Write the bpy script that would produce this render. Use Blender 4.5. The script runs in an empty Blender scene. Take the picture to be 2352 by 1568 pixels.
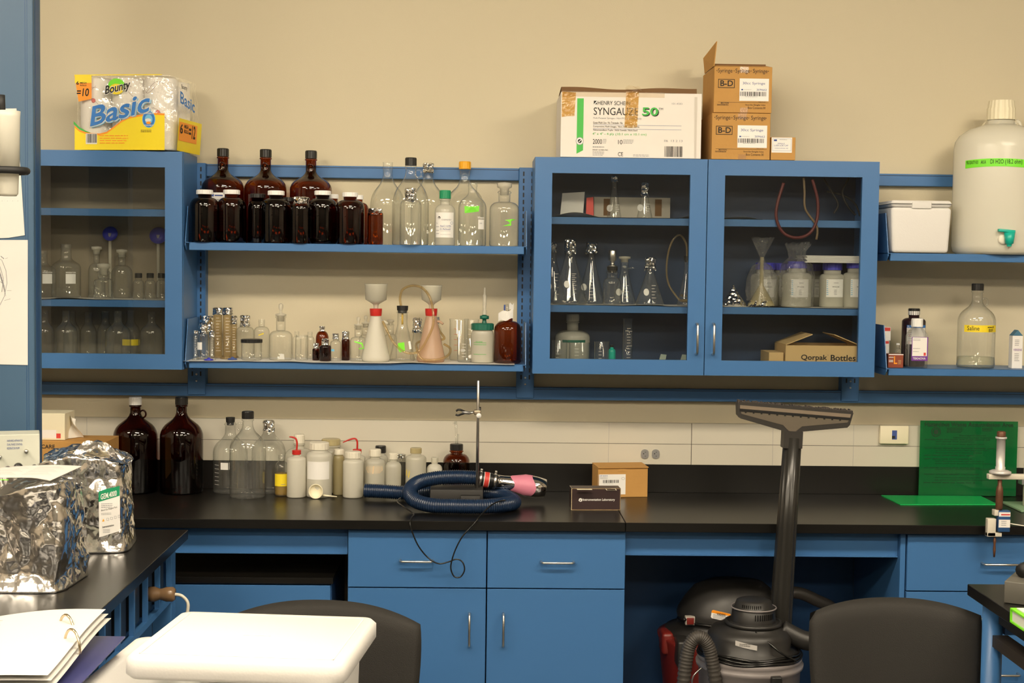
import bpy, bmesh, math, random
from mathutils import Vector, Matrix, noise
random.seed(7)
PI = math.pi
SC = bpy.context.scene
C = SC.collection
# ---------------- camera, exposure, lights ----------------
F, D, ZE = 3323.0, 5.3, 1.75            # focal length (px of a 2352 px frame), distance to the wall, eye height
PITCH, YAW, ROLL = 0.05392, 0.02395, 0.01275
_cp, _sp, _cy, _sy, _cr, _sr = math.cos(PITCH), math.sin(PITCH), math.cos(YAW), math.sin(YAW), math.cos(ROLL), math.sin(ROLL)
_fw = Vector((_sy*_cp, _cy*_cp, -_sp)); _r0 = Vector((_cy, -_sy, 0)); _u0 = _r0.cross(_fw)
_rt = _cr*_r0 + _sr*_u0; _up = -_sr*_r0 + _cr*_u0
cam = bpy.data.cameras.new('camera'); co = bpy.data.objects.new('camera', cam); C.objects.link(co)
cam.sensor_width = 36; cam.lens = F/2352*36; cam.clip_start = .05; cam.clip_end = 60
co.matrix_world = Matrix(((_rt.x, _up.x, -_fw.x, 0), (_rt.y, _up.y, -_fw.y, -D), (_rt.z, _up.z, -_fw.z, ZE), (0, 0, 0, 1)))
SC.camera = co
SC.view_settings.view_transform = 'Standard'; SC.view_settings.look = 'None'; SC.view_settings.gamma = 1
SC.view_settings.exposure = -0.10
SC.cycles.transparent_max_bounces = 40
SC.cycles.max_bounces = 10
SC.cycles.sample_clamp_indirect = 6
W = bpy.data.worlds.new('world'); SC.world = W; W.use_nodes = True
W.node_tree.nodes['Background'].inputs[0].default_value = (.9, .8, .65, 1); W.node_tree.nodes['Background'].inputs[1].default_value = .05
LAMP = (53, 47, 24)             # the row nearest the wall burns brightest
LAMPCOL = (1, .86, .66)

def P(px, py, Y):                         # a point of the photograph on the depth plane Y
    d = _fw + (px-1176)/F*_rt - (py-784)/F*_up
    return Vector((0, -D, ZE)) + d*((Y+D)/d.y)
def PZ(px, py, z):                        # ... on the level z
    d = _fw + (px-1176)/F*_rt - (py-784)/F*_up
    return Vector((0, -D, ZE)) + d*((z-ZE)/d.z)
def S(Y): return F/(Y+D)*1.0015            # pixels per metre at depth Y

# ---------------- materials ----------------
def srgb(c):
    return tuple((x/12.92 if x <= .04045 else ((x+.055)/1.055)**2.4) for x in c)
MATS = {}
def nt(name):
    m = bpy.data.materials.new(name); m.use_nodes = True; n = m.node_tree; return m, n, n.nodes, n.links
def pmat(name, col, rough=.5, metal=0, spec=.5, bump=0, bscale=60, noise_col=0, sss=0, emit=0, coat=0, vor=False, alpha=1):
    if name in MATS: return MATS[name]
    m, n, N, L = nt(name); b = N['Principled BSDF']
    b.inputs['Base Color'].default_value = (*col, 1); b.inputs['Roughness'].default_value = rough
    b.inputs['Metallic'].default_value = metal; b.inputs['Specular IOR Level'].default_value = spec
    b.inputs['Coat Weight'].default_value = coat; b.inputs['Alpha'].default_value = alpha
    if emit: b.inputs['Emission Color'].default_value = (*col, 1); b.inputs['Emission Strength'].default_value = emit
    tc = N.new('ShaderNodeTexCoord')
    if noise_col:
        x = N.new('ShaderNodeTexNoise'); x.inputs['Scale'].default_value = bscale*.25; L.new(tc.outputs['Object'], x.inputs['Vector'])
        mx = N.new('ShaderNodeMix'); mx.data_type = 'RGBA'; mx.inputs[6].default_value = (*[v*(1-noise_col) for v in col], 1)
        mx.inputs[7].default_value = (*[min(1, v*(1+noise_col)) for v in col], 1); L.new(x.outputs[0], mx.inputs[0]); L.new(mx.outputs[2], b.inputs['Base Color'])
    if bump:
        if vor:
            x = N.new('ShaderNodeTexVoronoi'); x.feature = 'F1'
        else:
            x = N.new('ShaderNodeTexNoise'); x.inputs['Detail'].default_value = 3
        x.inputs['Scale'].default_value = bscale; L.new(tc.outputs['Object'], x.inputs['Vector'])
        bp = N.new('ShaderNodeBump'); bp.inputs['Strength'].default_value = bump; bp.inputs['Distance'].default_value = .01
        L.new(x.outputs[0], bp.inputs['Height']); L.new(bp.outputs[0], b.inputs['Normal'])
    MATS[name] = m; return m
def thinglass(name, col=(1, 1, 1), edge=(.5, .55, .5), refl=1.0, rough=.02, bump=0, bscale=40, haze=0, hazecol=(.8, .8, .8)):
    # a thin glass wall: tint grows towards grazing angles where the path through the wall is longer
    if name in MATS: return MATS[name]
    m, n, N, L = nt(name); N.remove(N['Principled BSDF']); o = N['Material Output']
    lw = N.new('ShaderNodeLayerWeight'); lw.inputs[0].default_value = .5; pw_ = N.new('ShaderNodeMath'); pw_.operation = 'POWER'; pw_.inputs[1].default_value = 3.2; L.new(lw.outputs['Facing'], pw_.inputs[0])
    mx = N.new('ShaderNodeMix'); mx.data_type = 'RGBA'; mx.inputs[6].default_value = (*col, 1); mx.inputs[7].default_value = (*edge, 1)
    L.new(pw_.outputs[0], mx.inputs[0])
    t = N.new('ShaderNodeBsdfTransparent'); L.new(mx.outputs[2], t.inputs[0])
    g = N.new('ShaderNodeBsdfGlossy'); g.inputs['Roughness'].default_value = rough; g.inputs[0].default_value = (refl, refl, refl, 1)
    fr = N.new('ShaderNodeFresnel'); ge = N.new('ShaderNodeNewGeometry'); ma = N.new('ShaderNodeMath'); ma.operation = 'MULTIPLY_ADD'
    ma.inputs[1].default_value = -(1.5-1/1.5); ma.inputs[2].default_value = 1.5; L.new(ge.outputs['Backfacing'], ma.inputs[0]); L.new(ma.outputs[0], fr.inputs[0])
    if bump:
        tc = N.new('ShaderNodeTexCoord'); x = N.new('ShaderNodeTexNoise'); x.inputs['Scale'].default_value = bscale; x.inputs['Detail'].default_value = 2
        L.new(tc.outputs['Object'], x.inputs['Vector']); bp = N.new('ShaderNodeBump'); bp.inputs['Strength'].default_value = bump; bp.inputs['Distance'].default_value = .01
        L.new(x.outputs[0], bp.inputs['Height']); L.new(bp.outputs[0], g.inputs['Normal']); L.new(bp.outputs[0], fr.inputs['Normal'])
    base = t
    if haze:
        d = N.new('ShaderNodeBsdfDiffuse'); d.inputs[0].default_value = (*hazecol, 1)
        tl = N.new('ShaderNodeBsdfTranslucent'); tl.inputs[0].default_value = (*hazecol, 1)
        m1 = N.new('ShaderNodeMixShader'); m1.inputs[0].default_value = .3; L.new(d.outputs[0], m1.inputs[1]); L.new(tl.outputs[0], m1.inputs[2])
        m2 = N.new('ShaderNodeMixShader'); m2.inputs[0].default_value = haze; L.new(t.outputs[0], m2.inputs[1]); L.new(m1.outputs[0], m2.inputs[2]); base = m2
    ms = N.new('ShaderNodeMixShader'); L.new(fr.outputs[0], ms.inputs[0]); L.new(base.outputs[0], ms.inputs[1]); L.new(g.outputs[0], ms.inputs[2])
    L.new(ms.outputs[0], o.inputs[0]); MATS[name] = m; return m

BLUE = pmat('blue_enamel', (.048, .155, .37), .38, spec=.45, bump=.02, bscale=400)
COLB = pmat('slate_blue_enamel', (.055, .115, .20), .45, spec=.4)
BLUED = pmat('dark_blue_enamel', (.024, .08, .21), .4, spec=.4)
WALLF = pmat('darkened_far_wall', (.11, .10, .08), .8, spec=.2)  # colour darkened to weaken this wall's reflection in the glass doors
WALLD = pmat('taupe_wall_paint', (.42, .37, .30), .8, spec=.2)
WALL = pmat('cream_wall_paint', (.62, .56, .41), .8, spec=.2, bump=.05, bscale=250)
CEIL = pmat('white_ceiling', (.6, .58, .54), .9)
FLOOR = pmat('grey_vinyl', (.10, .10, .095), .5, noise_col=.1)
EPOXY = pmat('black_epoxy', (.006, .0055, .0048), .30, spec=.5, noise_col=.15, bump=.02, bscale=300)
RACE = pmat('cream_raceway', (.58, .55, .46), .45)
SEAM = pmat('dark_seam', (.06, .05, .04), .8)
BLK = pmat('black_plastic', (.012, .012, .012), .35)
BLKR = pmat('black_rubber', (.010, .010, .010), .6)
BLKL = pmat('black_gloss', (.008, .008, .008), .18)
STEEL = pmat('satin_steel', (.72, .70, .66), .28, metal=1)
CHROME = pmat('chrome', (.86, .85, .84), .07, metal=1)
DIMM = pmat('grey_metal', (.42, .42, .42), .4, metal=.8)
WHITE = pmat('white_plastic', (.86, .86, .84), .45)
OFFW = pmat('off_white_plastic', (.78, .74, .62), .5)
PAPER = pmat('white_paper', (.70, .69, .66), .8)
LBL = pmat('white_label', (.84, .83, .80), .6)
CREAM = pmat('cream_plastic', (.82, .76, .56), .5)
FOAM = pmat('white_foam', (.75, .74, .72), .85, bump=.035, bscale=180, vor=True)
BLINK = pmat('black_ink', (.012, .012, .012), .7)
GINK = pmat('grey_ink', (.28, .28, .30), .7)
BINK = pmat('blue_ink', (.05, .09, .3), .7)
CARD = pmat('brown_cardboard', (.50, .27, .075), .85, bump=.08, bscale=90, noise_col=.06)
CARDD = pmat('dark_cardboard_edge', (.16, .085, .035), .9)
CARDL = pmat('pale_cardboard', (.62, .44, .21), .85)
CARDW = pmat('white_cardboard', (.80, .76, .71), .7, noise_col=.03)
GREEN = pmat('green_print', (.06, .46, .07), .6)
GTAPE = pmat('green_tape', (.20, .80, .03), .5)
YEL = pmat('yellow_print', (.93, .74, .012), .4)
YTAPE = pmat('yellow_tape', (.88, .68, .02), .5)
ORG = pmat('orange_print', (.95, .33, .015), .45)
RED = pmat('red_plastic', (.50, .02, .015), .35)
REDP = pmat('red_print', (.62, .05, .04), .5)
PINK = pmat('pink_tape', (.66, .22, .32), .5)
BBLUE = pmat('bright_blue_print', (.03, .20, .62), .5)
LBLUE = pmat('light_blue_print', (.18, .55, .85), .5)
YCAP = pmat('yellow_cap', (.85, .40, .01), .4)
GCAP = pmat('green_cap', (.01, .27, .12), .4)
DGCAP = pmat('dark_green_cap', (.008, .12, .08), .4)
TEAL = pmat('teal_plastic', (.01, .42, .33), .35)
PCAP = pmat('blue_violet_cap', (.05, .05, .45), .4)
PURP = pmat('purple_print', (.16, .03, .30), .5)
FOIL = pmat('aluminium_foil', (.90, .89, .87), .17, metal=1, bump=.9, bscale=70, vor=True)
BAG = pmat('silver_bag_film', (.90, .88, .86), .16, metal=1, bump=.35, bscale=22)
HOSE = pmat('blue_hose', (.007, .022, .060), .30)
HOSEG = pmat('grey_hose', (.045, .04, .035), .5)
CHAIR = pmat('charcoal_chair_fabric', (.013, .0115, .0095), .75, bump=.25, bscale=500)
VGREY = pmat('grey_vac_tank', (.22, .20, .20), .3)
VRED = pmat('red_vac_tank', (.15, .014, .010), .35)
VBLK = pmat('vac_black', (.018, .017, .016), .42, noise_col=.3)
RUST = pmat('worn_brown_metal', (.12, .05, .025), .5, metal=.3, noise_col=.5, bscale=200)
GRINSTR = pmat('cream_instrument', (.58, .60, .52), .5)
RUBY = pmat('brown_print', (.25, .05, .02), .5)
NAVYB = pmat('dark_brown_box', (.035, .018, .018), .4)
GLASS = thinglass('clear_glass', (.985, .99, .98), (.05, .06, .045), 1.3, haze=.035, hazecol=(.9, .9, .85))  # faint white haze stands in for light refracted by the glass
AMBER = thinglass('amber_glass', (.46, .17, .04), (.03, .008, .002), 1.0)
AMBERD = thinglass('dark_amber_glass', (.25, .07, .014), (.016, .005, .002), 1.0)
PANE = thinglass('cabinet_glass', (.90, .91, .90), (.75, .75, .75), 1.0, rough=.01)
CLRP = thinglass('clear_plastic', (.93, .93, .92), (.6, .6, .6), 1.0, rough=.06)
WRAP = thinglass('plastic_wrap', (.97, .97, .96), (.75, .75, .75), 1.6, rough=.10, bump=.9, bscale=26, haze=.05)
BAGP = thinglass('thin_plastic_bag', (.88, .88, .88), (.55, .55, .55), 1.2, rough=.14, bump=1, bscale=60, haze=.07)
HDPE = thinglass('milky_plastic', (.75, .74, .68), (.5, .5, .45), .6, rough=.3, haze=.78, hazecol=(.92, .90, .80))
HDPEC = thinglass('clearer_milky_plastic', (.80, .79, .72), (.5, .5, .45), .7, rough=.22, haze=.58, hazecol=(.92, .90, .79))
HDPEY = thinglass('yellowed_milky_plastic', (.75, .68, .45), (.5, .45, .3), .7, rough=.22, haze=.5, hazecol=(.80, .72, .45))
HDPEP = thinglass('pinkish_plastic', (.85, .66, .5), (.6, .45, .35), .7, rough=.22, haze=.5, hazecol=(.90, .70, .55))
CARBOY = thinglass('carboy_plastic', (.8, .8, .72), (.6, .6, .5), .7, rough=.25, haze=.9, hazecol=(.95, .93, .82))
YLIQ = thinglass('yellow_liquid', (.85, .66, .2), (.7, .5, .1), .5, haze=.35, hazecol=(.8, .55, .1))
WLIQ = thinglass('milky_liquid', (.8, .8, .75), (.6, .6, .55), .3, haze=.6, hazecol=(.8, .79, .70))
TUBING = thinglass('clear_tubing', (.84, .76, .58), (.40, .30, .15), .9, rough=.08, haze=.18, hazecol=(.8, .65, .4))
FROST = thinglass('ground_glass', (.85, .83, .76), (.6, .6, .55), .6, rough=.3, haze=.55, hazecol=(.9, .87, .76))
TAPE = thinglass('brown_packing_tape', (.88, .70, .36), (.5, .35, .15), 1.0, rough=.15, bump=.3, bscale=60, haze=.38, hazecol=(.62, .38, .12))
TAPEC = thinglass('clear_packing_tape', (.95, .90, .82), (.7, .6, .5), 1.0, rough=.15, haze=.15, hazecol=(.7, .6, .45))
GSIGN = thinglass('green_acrylic', (.10, .60, .22), (.05, .35, .1), .9, rough=.05, haze=.5, hazecol=(.02, .26, .085))
GSHEET = thinglass('green_acrylic_sheet', (.05, .7, .16), (.02, .4, .1), .8, rough=.06, haze=.88, hazecol=(.03, .75, .20))

# ---------------- mesh builder ----------------
def M4(loc=(0, 0, 0), rot=(0, 0, 0)):
    from mathutils import Euler
    return Matrix.Translation(loc) @ Euler(rot).to_matrix().to_4x4()
_txt = {}
def txtmesh(s, bold):
    k = (s, bold)
    if k not in _txt:
        cu = bpy.data.curves.new('t', 'FONT'); cu.body = s; cu.size = 1; cu.resolution_u = 3; cu.offset = .018 if bold else 0
        o = bpy.data.objects.new('t', cu); me = o.to_mesh()
        vs = [v.co.copy() for v in me.vertices]; fs = [tuple(p.vertices) for p in me.polygons]
        o.to_mesh_clear(); bpy.data.objects.remove(o); bpy.data.curves.remove(cu)
        x0 = min(v.x for v in vs); x1 = max(v.x for v in vs); y0 = min(v.y for v in vs); y1 = max(v.y for v in vs)
        _txt[k] = ([((v.x-x0)/(x1-x0), (v.y-y0)/(y1-y0)) for v in vs], fs)
    return _txt[k]
class MB:
    def __init__(s): s.v = []; s.f = []; s.mi = []; s.sm = []; s.m = []
    def mat(s, m):
        if m not in s.m: s.m.append(m)
        return s.m.index(m)
    def add(s, vs, fs, m, smooth=False, mx=None):
        b = len(s.v); k = s.mat(m)
        s.v += [tuple(mx @ Vector(v)) if mx is not None else tuple(v) for v in vs]
        for f in fs: s.f.append(tuple(b+i for i in f)); s.mi.append(k); s.sm.append(smooth)
        return s
    def box(s, x0, x1, y0, y1, z0, z1, m, bev=0, seg=2, mx=None, smooth=None):
        if not bev:
            vs = [(x, y, z) for x in (x0, x1) for y in (y0, y1) for z in (z0, z1)]
            return s.add(vs, [(0, 1, 3, 2), (4, 6, 7, 5), (0, 4, 5, 1), (2, 3, 7, 6), (0, 2, 6, 4), (1, 5, 7, 3)], m, False, mx)
        bm = bmesh.new(); bmesh.ops.create_cube(bm, size=1)
        for v in bm.verts: v.co = Vector((x0+(v.co.x+.5)*(x1-x0), y0+(v.co.y+.5)*(y1-y0), z0+(v.co.z+.5)*(z1-z0)))
        bmesh.ops.bevel(bm, geom=list(bm.edges), offset=bev, segments=seg, profile=.5, affect='EDGES')
        bm.verts.index_update(); vs = [v.co.copy() for v in bm.verts]; fs = [[v.index for v in f.verts] for f in bm.faces]; bm.free()
        return s.add(vs, fs, m, seg > 1 if smooth is None else smooth, mx)
    def lathe(s, prof, m, seg=28, mx=None, smooth=True, sx=1, sy=1):
        vs = []; rings = []
        for r, z in prof:
            if r < 1e-6: rings.append([len(vs)]); vs.append((0, 0, z))
            else:
                rings.append(list(range(len(vs), len(vs)+seg)))
                vs += [(r*sx*math.cos(2*PI*k/seg), r*sy*math.sin(2*PI*k/seg), z) for k in range(seg)]
        fs = []
        for a, b in zip(rings, rings[1:]):
            if len(a) == 1 and len(b) == 1: continue
            for k in range(seg):
                j = (k+1) % seg
                if len(a) == 1: fs.append((a[0], b[j], b[k]))
                elif len(b) == 1: fs.append((a[k], a[j], b[0]))
                else: fs.append((a[k], a[j], b[j], b[k]))
        return s.add(vs, fs, m, smooth, mx)
    def tube(s, pts, r, m, seg=8, closed=False, caps=True, smooth=True, mx=None):
        pts = [Vector(p) for p in pts]; n = len(pts); rr = r if isinstance(r, (list, tuple)) else [r]*n
        vs = []; up = None
        for i, p in enumerate(pts):
            a = pts[(i-1) % n] if (closed or i) else p; b = pts[(i+1) % n] if (closed or i < n-1) else p
            t = (b-a); t = t.normalized() if t.length > 1e-9 else Vector((0, 0, 1))
            if up is None: up = Vector((0, 0, 1)) if abs(t.z) < .9 else Vector((1, 0, 0))
            x = t.cross(up); x = x.normalized() if x.length > 1e-6 else t.orthogonal().normalized()
            up = x.cross(t).normalized()
            vs += [p + (x*math.cos(2*PI*k/seg)+up*math.sin(2*PI*k/seg))*rr[i] for k in range(seg)]
        fs = []
        for i in range(n if closed else n-1):
            for k in range(seg):
                j = (k+1) % seg; i2 = (i+1) % n
                fs.append((i*seg+k, i*seg+j, i2*seg+j, i2*seg+k))
        if caps and not closed: fs += [tuple(range(seg))[::-1], tuple(range((n-1)*seg, n*seg))]
        return s.add(vs, fs, m, smooth, mx)
    def prism(s, poly, y0, y1, m, mx=None, smooth=False):       # outline in x/z, thickness along y
        n = len(poly); vs = [(x, y0, z) for x, z in poly]+[(x, y1, z) for x, z in poly]
        fs = [tuple(range(n)), tuple(range(2*n-1, n-1, -1))]+[(i, n+i, n+(i+1) % n, (i+1) % n) for i in range(n)]
        return s.add(vs, fs, m, smooth, mx)
    def slab(s, poly, z0, z1, m, mx=None, smooth=False):        # outline in x/y, thickness along z
        n = len(poly); vs = [(x, y, z0) for x, y in poly]+[(x, y, z1) for x, y in poly]
        fs = [tuple(range(n))[::-1], tuple(range(n, 2*n))]+[(i, (i+1) % n, n+(i+1) % n, n+i) for i in range(n)]
        return s.add(vs, fs, m, smooth, mx)
    def grid(s, fn, nu, nv, m, smooth=True, mx=None):
        vs = [fn(i/nu, j/nv) for j in range(nv+1) for i in range(nu+1)]
        fs = [(j*(nu+1)+i, j*(nu+1)+i+1, (j+1)*(nu+1)+i+1, (j+1)*(nu+1)+i) for j in range(nv) for i in range(nu)]
        return s.add(vs, fs, m, smooth, mx)
    def build(s, name, parent=None, loc=None, rot=None, mod=None):
        me = bpy.data.meshes.new(name); me.from_pydata(s.v, [], s.f)
        for m in s.m: me.materials.append(m)
        me.polygons.foreach_set('material_index', s.mi); me.polygons.foreach_set('use_smooth', s.sm); me.update()
        bm = bmesh.new(); bm.from_mesh(me); bmesh.ops.recalc_face_normals(bm, faces=bm.faces)
        if mod == 'weld': bmesh.ops.remove_doubles(bm, verts=bm.verts, dist=1e-5)
        bm.to_mesh(me); bm.free()
        o = bpy.data.objects.new(name, me); C.objects.link(o)
        if parent: o.parent = parent
        if loc is not None: o.location = loc
        if rot is not None: o.rotation_euler = rot
        return o
def tag(o, label, cat, group=None, kind=None):
    o['label'] = label; o['category'] = cat
    if group: o['group'] = group
    if kind: o['kind'] = kind
    return o
def thing(name, label, cat, loc=(0, 0, 0), rz=0, group=None):
    o = bpy.data.objects.new(name, None); C.objects.link(o); o.location = loc; o.rotation_euler = (0, 0, rz); o.empty_display_size = .05
    return tag(o, label, cat, group)
def struct(o): o['kind'] = 'structure'; return o
def spline(pts, n=8, closed=False):
    pts = [Vector(p) for p in pts]; out = []; m = len(pts)
    g = (lambda i: pts[i % m]) if closed else (lambda i: pts[max(0, min(m-1, i))])
    for i in range(m if closed else m-1):
        a, b, c, d = g(i-1), g(i), g(i+1), g(i+2)
        for k in range(n):
            t = k/n
            out.append(.5*((2*b)+(c-a)*t+(2*a-5*b+4*c-d)*t*t+(3*b-a-3*c+d)*t**3))
    if not closed: out.append(pts[-1])
    return out
def rrect(x0, x1, y0, y1, r, n=5):
    o = []
    for cx, cy, a in ((x1-r, y1-r, 0), (x0+r, y1-r, 90), (x0+r, y0+r, 180), (x1-r, y0+r, 270)):
        o += [(cx+r*math.cos(math.radians(a+90*k/n)), cy+r*math.sin(math.radians(a+90*k/n))) for k in range(n+1)]
    return o

class LB(MB):
    """Printed sheet: coordinates in photo-sized units (u to the right, v DOWN), s units per metre, origin (u0, v0)."""
    def __init__(s, u0, v0, sc, R=None, y=0, mp=None):
        super().__init__(); s.u0, s.v0, s.sc, s.R, s.y, s.mp = u0, v0, sc, R, y, mp
    def pt(s, u, v, lay):
        a = (u-s.u0)/s.sc; b = -(v-s.v0)/s.sc; off = .0005+.0005*lay
        if s.mp: return s.mp(a, b, off)
        if s.R: t = a/s.R; return ((s.R+off)*math.sin(t), -(s.R+off)*math.cos(t), b)
        return (a, s.y-off, b)
    def rect(s, u0, v0, u1, v1, m, lay=0):
        n = max(1, int(abs(u1-u0)/s.sc/(s.R or 9)*8)) if s.R else 1
        vs = []; fs = []
        for k in range(n+1):
            u = u0+(u1-u0)*k/n; vs += [s.pt(u, v0, lay), s.pt(u, v1, lay)]
        for k in range(n): fs.append((2*k, 2*k+2, 2*k+3, 2*k+1))
        s.add(vs, fs, m); return s
    def poly(s, pts, m, lay=0): s.add([s.pt(u, v, lay) for u, v in pts], [tuple(range(len(pts)))], m); return s
    def strip(s, top, bot, m, lay=0):
        vs = [s.pt(u, v, lay) for u, v in top]+[s.pt(u, v, lay) for u, v in bot]; n = len(top)
        s.add(vs, [(i, i+1, n+i+1, n+i) for i in range(n-1)], m); return s
    def ell(s, cu, cv, ru, rv, m, lay=0, n=24): return s.poly([(cu+ru*math.cos(2*PI*k/n), cv+rv*math.sin(2*PI*k/n)) for k in range(n)], m, lay)
    def ring(s, cu, cv, ru, rv, w, m, lay=0, n=28):
        t = [(cu+ru*math.cos(2*PI*k/n), cv+rv*math.sin(2*PI*k/n)) for k in range(n+1)]
        b = [(cu+(ru-w)*math.cos(2*PI*k/n), cv+(rv-w)*math.sin(2*PI*k/n)) for k in range(n+1)]
        return s.strip(t, b, m, lay)
    def text(s, t, u0, v0, u1, v1, m, lay=1, bold=False, skew=0, rise=0):
        vs, fs = txtmesh(t, bold)
        s.add([s.pt(u0+(u1-u0)*a+skew*b, v1+(v0-v1)*b-rise*a, lay) for a, b in vs], fs, m); return s
    def frame(s, u0, v0, u1, v1, w, m, lay=1):
        for r in ((u0, v0, u1, v0+w), (u0, v1-w, u1, v1), (u0, v0, u0+w, v1), (u1-w, v0, u1, v1)): s.rect(*r, m, lay)
        return s
    def bars(s, u0, v0, u1, v1, m, lay=1, seed=1):
        r = random.Random(seed); u = u0
        while u < u1:
            w = r.choice((.5, .8, 1.2))*(u1-u0)/32; s.rect(u, v0, min(u+w, u1), v1, m, lay); u += w+r.choice((.5, .8, 1.1))*(u1-u0)/32
        return s
    def lines(s, u0, v0, u1, v1, n, m, lay=1, seed=3, h=.35):     # unreadable small print
        r = random.Random(seed); dv = (v1-v0)/n
        for k in range(n):
            u = u0; e = u0+(u1-u0)*r.uniform(.6, 1)
            while u < e:
                w = r.uniform(.05, .16)*(u1-u0); s.rect(u, v0+dv*k, min(u+w, e), v0+dv*k+dv*h, m, lay); u += w+.02*(u1-u0)
        return s

# ---------------- glassware ----------------
def prof(kind, R, H, nr, fs, fn):
    hs, hn = H*fs, H*fn; e = min(.12*R, .006)
    p = [(0, 0), (R-e, 0), (R-e*.3, e*.3), (R, e)]
    if kind == 'cone':                      # Erlenmeyer
        p = [(0, 0), (R*.93, 0), (R*.985, R*.05), (R, R*.13), (R*.975, R*.22)]
        p += [(nr+(R*.975-nr)*(1-t), R*.22+(hn-R*.22)*t) for t in (.25, .5, .75, .93)] + [(nr, hn+R*.08)]
    elif kind == 'jug':
        for t, q in ((0, 1), (.12, .985), (.25, .93), (.38, .83), (.5, .68), (.62, .45), (.74, .22), (.87, .07), (1, 0)):
            p.append((nr+(R-nr)*q, hs+(hn-hs)*t))
    elif kind == 'round':
        p.append((R, hs)); p += [(nr+(R-nr)*math.cos(a*PI/180), hs+(hn-hs)*math.sin(a*PI/180)) for a in (18, 36, 54, 70, 82)]+[(nr, hn)]
    elif kind == 'cyl': p += [(R, H)]; return p
    p += [(nr, H)]
    return p
def cap_mb(kind, r, h, m):
    b = MB()
    if kind == 'screw':
        n = 36; vs = []
        for j, (f, z) in enumerate(((1, 0), (1, h*.88), (.93, h))):
            vs += [((r*f*(1+(.03 if (k % 2 and j < 2) else 0)))*math.cos(2*PI*k/n), (r*f*(1+(.03 if (k % 2 and j < 2) else 0)))*math.sin(2*PI*k/n), z) for k in range(n)]
        fs = [(j*n+k, j*n+(k+1) % n, (j+1)*n+(k+1) % n, (j+1)*n+k) for j in range(2) for k in range(n)]+[tuple(range(n))[::-1], tuple(range(2*n, 3*n))]
        b.add(vs, fs, m, False)
    elif kind == 'foil':
        n = 22; rd = random.Random(int(r*1e5)+int(h*1e5)); P0 = []
        for j, (f, z) in enumerate(((1.12, 0), (1.02, h*.12), (.97, h*.3), (1, h*.5), (1.0, h*.7), (1.05, h*.85), (.92, h*.97), (.5, h*1.0))):
            P0.append([(r*(f+rd.uniform(-.09, .09))*math.cos(2*PI*k/n), r*(f+rd.uniform(-.09, .09))*math.sin(2*PI*k/n), z+rd.uniform(-.05, .05)*h-(rd.uniform(0, .25)*h if j == 0 else 0)) for k in range(n)])
        vs = [v for q in P0 for v in q]+[(0, 0, h)]
        fs = [(j*n+k, j*n+(k+1) % n, (j+1)*n+(k+1) % n, (j+1)*n+k) for j in range(7) for k in range(n)]+[(7*n+k, 7*n+(k+1) % n, 8*n) for k in range(n)]
        b.add(vs, fs, m, False)
    elif kind == 'stopper': b.lathe([(0, 0), (r*.8, 0), (r*.85, h*.35), (r, h*.38), (r*1.05, h), (0, h)], m, 24, smooth=False)
    elif kind == 'glass_stopper': b.lathe([(0, 0), (r*.75, 0), (r*.85, h*.3), (r*1.25, h*.32), (r*1.25, h*.40), (r*.35, h*.45), (r*.3, h*.6), (r*.55, h*.75), (r*.5, h*.93), (0, h)], m, 20)
    elif kind == 'flat_stopper': b.lathe([(0, 0), (r*.8, 0), (r*.85, h*.5), (r*1.35, h*.6), (r*1.35, h*.92), (0, h)], m, 24)
    return b
class Obj: pass
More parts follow.
